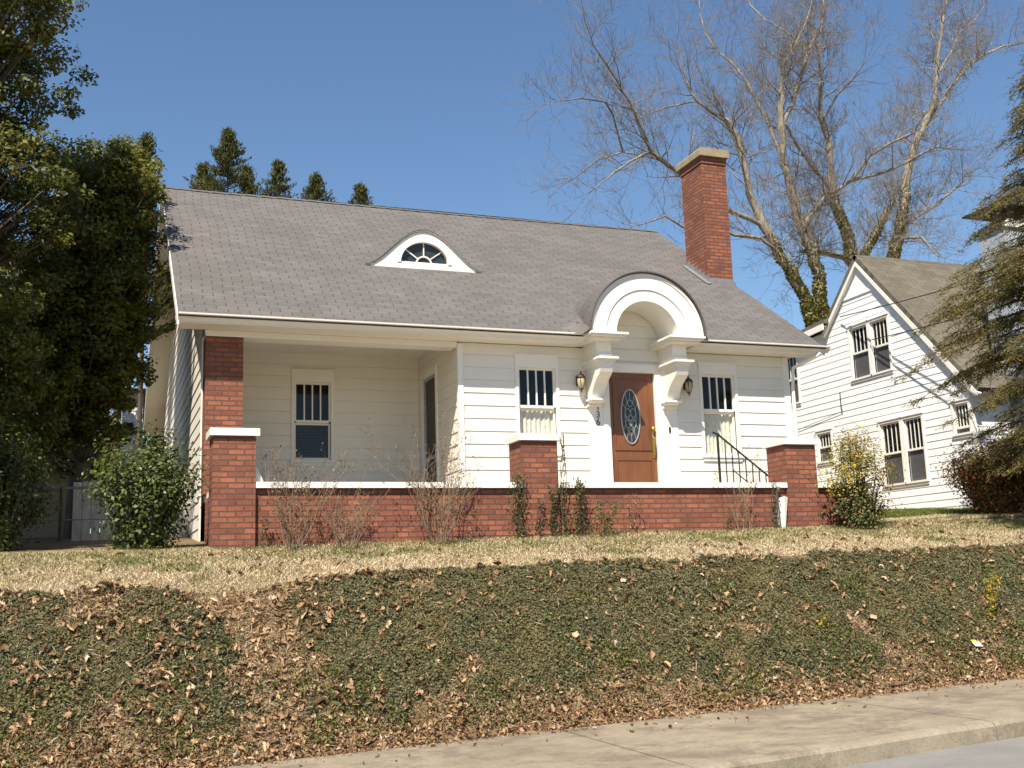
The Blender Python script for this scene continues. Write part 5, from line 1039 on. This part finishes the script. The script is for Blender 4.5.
vine('weed_plant', 8.72, .04, .3, 'small green weed at the base of the wall under the handrail', 49, 'leaf_green', n=60)
vine('weed_plant', 1.98, .05, .42, 'small weed in the corner right of the left pier', 50, n=80, y=14.25)
# sprigs in the bank and a scrap of litter
def sprig(x, y, h, label, mat, seed, n=70, w=.05, leaf=.035, name='sprig'):
    rs = np.random.default_rng(seed); z0 = gz(x, y); o = thing(name, (x, y, z0), label, 'plant'); st = MB(); P = []
    for i in range(4):
        e_ = Vector((x+rs.normal()*w, y+rs.normal()*w*.6, z0+h*rs.uniform(.7, 1))); st.tube([(x, y, z0), Vector((x, y, z0)).lerp(e_, .5)+Vector((.01, 0, .01)), e_], .003, 3)
        for _ in range(n//4): t_ = rs.random(); P.append((x+(e_.x-x)*t_+rs.normal()*w*.35, y+(e_.y-y)*t_+rs.normal()*.02, z0+(e_.z-z0)*t_+.01))
    st.build('stems', M['dry_stem'], o); V, Fc = scatter(np.array(P), rs.uniform(.7, 1.3, len(P))*leaf, frames(len(P))); big_mesh('leaves', V, Fc, M[mat], o)
sprig(10.12, 10.75, .62, 'tall yellow sprig growing from the bank near the right edge', 'leaf_yellow', 61, 420, .075, .04)
sprig(9.85, 10.72, .22, 'green sprig at the foot of the bank beside the yellow sprig', 'leaf_green', 62, 60, .08)
sprig(7.75, 10.80, .20, 'small bright yellow sprig in the middle of the right bank', 'leaf_yellow', 63, 120, .08)
lt = thing('paper_scrap', (9.62, 10.5, gz(9.62, 10.5)), 'crumpled white paper scrap with yellow stripe at the foot of the bank', 'litter')
zl = gz(9.62, 10.5)+.05; k = MB(); k.add([(9.56, 10.44, zl), (9.69, 10.46, zl-.01), (9.70, 10.52, zl+.035), (9.57, 10.50, zl+.04), (9.63, 10.47, zl+.03)], [(0, 1, 4), (1, 2, 4), (2, 3, 4), (3, 0, 4)]); k.build('sheet', M['paper'], lt)
k = MB(); k.add([(9.575, 10.503, zl+.043), (9.70, 10.523, zl+.038), (9.69, 10.56, zl+.06), (9.60, 10.55, zl+.066)], [(0, 1, 2, 3)]); k.build('stripe', M['yellow'], lt)

# ------------------------------------------------------------------ ground cover, fallen leaves and grass
def rand_xy(n, x0, x1, y0, y1): return rng.uniform(x0, x1, n), rng.uniform(y0, y1, n)
def gnorm(X, Y):
    e_ = .04; dx = (ground(X+e_, Y)-ground(X-e_, Y))/(2*e_); dy = (ground(X, Y+e_)-ground(X, Y-e_))/(2*e_)
    n_ = np.stack([-dx, -dy, np.ones_like(dx)], 1); return n_/np.linalg.norm(n_, axis=1, keepdims=True)
def cover_amt(X, Y):
    """0 bare, 1 thick creeper"""
    edge_top = 11.98+.10*nz(X, Y*0, 1.3, 4)+.05*nz(X, Y, 5, 5)-.40*np.exp(-((X-1.28)/.45)**2)+.22*np.clip((X-1.8)/1.5, 0, 1)*np.clip((12-X)/8, 0, 1)
    edge_bot = 10.36+.12*nz(X, Y*0, .9, 6)+.08*nz(X, Y, 4, 7)
    patch = nz(X, Y, 2.2, 8)-1.5*np.exp(-((X-1.5)/.32)**2)*np.clip((Y-11.0)/.35, 0, 1)-.35*np.exp(-((X-1.7)/.5)**2)-.25*np.clip((2.6-X)/2.5, 0, 1)
    return np.clip((edge_top-Y)/.10, 0, 1)*np.clip((Y-edge_bot)/.22, 0, 1)*np.clip((patch+.35*nz(X, Y, 9.5, 40)+.85)/.55, 0.12, 1)
def hummock(X, Y): return .060*np.clip(.5+.6*nz(X, Y, 11.5, 9), 0, 1)**1.3+.035*(.5+.5*nz(X, Y, 4.1, 10))+.02
X, Y = rand_xy(520000, -2.2, 13.6, 10.25, 12.4); c_ = cover_amt(X, Y); keep = rng.random(len(X)) < c_; X, Y, c_ = X[keep], Y[keep], c_[keep]
nr = gnorm(X, Y); H = hummock(X, Y)*np.clip(c_*1.3, 0, 1); lay = rng.random(len(X))**.6; Z = ground(X, Y)+H*lay+.006
P = np.stack([X, Y, Z], 1); V, Fc = scatter(P, rng.uniform(.018, .042, len(P)), frames(len(P), .7, nr+np.array([0, -.2, .3]))); tag(big_mesh('creeper_cover', V, Fc, M['leaf_cover']), 'dark grey-green creeping ground cover over the front bank', 'ground cover', kind='stuff')
X, Y = rand_xy(60000, -2.2, 13.6, 10.25, 11.4); gsel = (nz(X, Y, 1.9, 14) > .6)|((Y < 10.8+.2*nz(X, Y, 1.1, 16))&(nz(X, Y, 2.6, 15)+.5*rng.normal(size=len(X)) > .25)); X, Y = X[gsel], Y[gsel]; P = np.stack([X, Y, ground(X, Y)+hummock(X, Y)*.9+.02*rng.random(len(X))], 1)
V, Fc = scatter(P, rng.uniform(.02, .045, len(P)), frames(len(P), .4)); tag(big_mesh('clover_patch', V, Fc, M['leaf_green']), 'bright green low clover patches along the bottom of the bank', 'ground cover', kind='stuff')
# dry thatch stalks in the bank
X, Y = rand_xy(5000, -2.2, 13.6, 10.2, 12.3); P = np.stack([X, Y, ground(X, Y)+hummock(X, Y)*.8+.02], 1); V, Fc = scatter(P, rng.uniform(.05, .16, len(P)), frames(len(P), .8), NARROW_V*np.array([1, .12, 1]), LEAF_F)
tag(big_mesh('dry_stalks', V, Fc, M['grass_dry']), 'dry tan stalks and runners tangled in the bank planting', 'dry stalks', kind='stuff')
# fallen oak leaves
def leafbed(n, y0, y1, dens, sz, lift):
    X, Y = rand_xy(n, -2.2, 13.6, y0, y1); k_ = rng.random(n) < dens(X, Y); X, Y = X[k_], Y[k_]
    nr = gnorm(X, Y); return np.stack([X, Y, ground(X, Y)+lift(X, Y)], 1), nr, rng.uniform(*sz, len(X))
def dl(X, Y):
    c_ = cover_amt(X, Y); return np.clip(.06+.45*np.clip((nz(X, Y, 5.5, 71)+nz(X, Y, 13, 72)-.7)*2, 0, 1)+.8*(1-c_)*(Y < 11.9)*(.25+.5*(Y < 10.9))+.20*(nz(X, Y, 2.7, 11) > .6)+.5*np.clip((3.4-X)/1.5, 0, 1)*(nz(X, Y, 3.7, 12)+.4*nz(X, Y, 11, 17) > -.05)+.45*np.exp(-((X-1.6)/.45)**2), 0, 1)
P1, n1, s1 = leafbed(26000, 10.18, 12.05, lambda X, Y: dl(X, Y)*.55, (.04, .105), lambda X, Y: hummock(X, Y)*cover_amt(X, Y)+.012+.02*rng.random(len(X)))
P2, n2, s2 = leafbed(11000, 10.16, 10.6, lambda X, Y: np.clip(.95-(Y-10.2)/.35, 0, 1)*np.clip(.6+.6*nz(X, Y, 3, 33), 0, 1), (.03, .08), lambda X, Y: .008+.015*rng.random(len(X)))
P3, n3, s3 = leafbed(900, 11.9, 14.2, lambda X, Y: np.clip(.5+nz(X, Y, 2, 13), 0, 1), (.04, .09), lambda X, Y: .03+.0*X)
nS = 420; Xs, Ys = rng.uniform(-2, 13.6, nS), YI+.03-rng.random(nS)**3*.9; P4 = np.stack([Xs, Ys, z_walk(Xs)+.008], 1); n4 = np.tile([0, 0, 1.0], (nS, 1)); s4 = rng.uniform(.02, .07, nS)
P3 = np.concatenate([P3, P4]); n3 = np.concatenate([n3, n4]); s3 = np.concatenate([s3, s4])
P = np.concatenate([P1, P2, P3]); nn = np.concatenate([n1, n2, n3]); ss = np.concatenate([s1, s2, s3])
curl = rng.uniform(.6, 2.6, len(P))[:, None, None]; st_ = np.concatenate([np.ones((len(P), len(OAK_V), 1)), rng.uniform(.6, 1.0, (len(P), 1, 1))*np.ones((1, len(OAK_V), 1)), curl*np.ones((1, len(OAK_V), 1))], 2)
OVAL_V = np.stack([np.concatenate([.5*np.cos(np.arange(14)*2*np.pi/14)*(1+.12*np.sin(np.arange(14)*2.3)), [0]]), np.concatenate([.24*np.sin(np.arange(14)*2*np.pi/14)*(1+.2*np.sin(np.arange(14)*1.7)), [0]]), np.concatenate([.16*np.abs(np.sin(np.arange(14)*2*np.pi/14)), [-.03]])], 1)
BROK_V = OVAL_V*np.array([.6, 1.5, 1.3])+np.stack([.1*np.sin(np.arange(15)*2.9), .08*np.cos(np.arange(15)*4.1), .05*np.sin(np.arange(15)*1.9)], 1)
st_ = st_*rng.uniform(.75, 1.2, (len(P), 1, 3)); jit_ = rng.normal(size=(len(P), 15, 3))*.035
tk_ = rng.integers(0, 3, len(P)); TVs = np.stack([OAK_V, OVAL_V, BROK_V])[tk_]+jit_
R_ = frames(len(P), .85, nn); Vl = np.einsum('nij,nkj->nki', R_, TVs*st_*ss[:, None, None])+P[:, None, :]
V = Vl.reshape(-1, 3); Fc = (OAK_F[None]+(np.arange(len(P))*15)[:, None, None]).reshape(-1, 3); tag(big_mesh('fallen_leaves', V, Fc, M['leaf_dead']), 'tan and brown fallen oak leaves littering the bank', 'leaf litter', kind='stuff')
# grass
BL_V = np.array([(-.5, 0, 0), (.5, 0, 0), (.28, .0, .55), (-.05, .12, 1.0)]); BL_F = np.array([(0, 1, 2, 3)])
def blades(n, x0, x1, y0, y1, dens, hr, mat, name, label, lean=.5):
    X, Y = rand_xy(n, x0, x1, y0, y1); k_ = rng.random(n) < dens(X, Y); X, Y = X[k_], Y[k_]; n = len(X)
    h = rng.uniform(*hr, n); w = rng.uniform(.003, .0065, n); a = rng.uniform(0, 6.283, n); ln = rng.normal(size=(n, 2))*lean
    B = np.stack([X, Y, ground(X, Y)-.004], 1); sx = np.stack([np.cos(a), np.sin(a), 0*a], 1)*w[:, None]
    m_ = B+np.stack([ln[:, 0]*h*.35, ln[:, 1]*h*.35, h*.6], 1); t_ = B+np.stack([ln[:, 0]*h, ln[:, 1]*h, h*.85], 1)
    V = np.stack([B-sx, B+sx, m_+sx*.7, m_-sx*.7, t_], 1).reshape(-1, 3); o_ = (np.arange(n)*5)[:, None]
    Fc = np.concatenate([o_+np.array([[0, 1, 2]]), o_+np.array([[0, 2, 3]]), o_+np.array([[3, 2, 4]])], 0)
    tag(big_mesh(name, V, Fc, mat), label, 'grass', kind='stuff')
# leaf crumbs and thatch over the open soil of the bank
X, Y = rand_xy(160000, -2.2, 13.6, 10.17, 12.1); k_ = rng.random(len(X)) < (1.05-.8*cover_amt(X, Y)); X, Y = X[k_], Y[k_]; nW = 5000; XW = rng.uniform(-2, 13.6, nW); YW = YI+.05-rng.random(nW)**2.2*.22*(1+.8*nz(XW, XW*0, 3, 51)); P = np.concatenate([np.stack([X, Y, ground(X, Y)+.006+.02*rng.random(len(X))], 1), np.stack([XW, YW, z_walk(XW)+.004+.006*rng.random(nW)], 1)]); X = P[:, 0]; Y = P[:, 1]
V, Fc = scatter(P, rng.uniform(.012, .038, len(P)), frames(len(P), 1.0, gnorm(X, Y))); tag(big_mesh('leaf_crumbs', V, Fc, M['leaf_crumb']), 'brown crumbled leaf fragments over the open soil of the bank', 'leaf litter', kind='stuff')
X, Y = rand_xy(90000, -2.2, 13.6, 10.2, 12.2); k_ = rng.random(len(X)) < (1.0-.75*cover_amt(X, Y))*np.clip((Y-10.35)/.3, .15, 1); X, Y = X[k_], Y[k_]; P = np.stack([X, Y, ground(X, Y)+.012+.02*rng.random(len(X))], 1); V, Fc = scatter(P, rng.uniform(.03, .09, len(P)), frames(len(P), .8), NARROW_V*np.array([1, .22, 1]), LEAF_F)
tag(big_mesh('dead_grass', V, Fc, M['grass_dry']), 'matted dead grass between the creeper patches of the bank', 'dead grass', kind='stuff')
top = lambda X, Y: 11.92+.10*nz(X, Y*0, 1.3, 4)-.62*np.exp(-((X-1.28)/.50)**2)
blades(300000, -2.5, 16.0, 11.2, 14.9, lambda X, Y: np.clip((Y-top(X, Y))/.12, 0, 1)*(.8+.2*nz(X, Y, 2, 3)), (.018, .05), M['grass_dry'], 'dormant_grass', 'straw-coloured dormant lawn grass in front of the cottage', .9)
blades(60000, 10.5, 16.0, 14.9, 16.9, lambda X, Y: 1.0+0*X, (.02, .05), M['grass_dry'], 'side_grass', 'dormant lawn grass between the two houses', .8)
gg = lambda X, Y: np.clip((nz(X, Y, 1.4, 20)+.5*nz(X, Y, 4.3, 21)-.45)/.35, 0, 1)*np.clip((Y-top(X, Y)-.15)/.2, 0, 1)
blades(150000, -2.5, 14.0, 11.4, 14.5, lambda X, Y: gg(X, Y)*.9+.9*np.clip((Y-13.0)/.6, 0, 1)*.5*(.6+.5*nz(X, Y, 3, 22)), (.025, .075), M['grass_green'], 'green_grass', 'patches of greener grass in the straw lawn', .7)
blades(26000, 11.6, 15.4, 15.3, 17.6, lambda X, Y: 1.0+0*X, (.04, .12), M['grass_green'], 'side_green_grass', 'strip of bright green grass along the foot of the neighbouring house', .5)
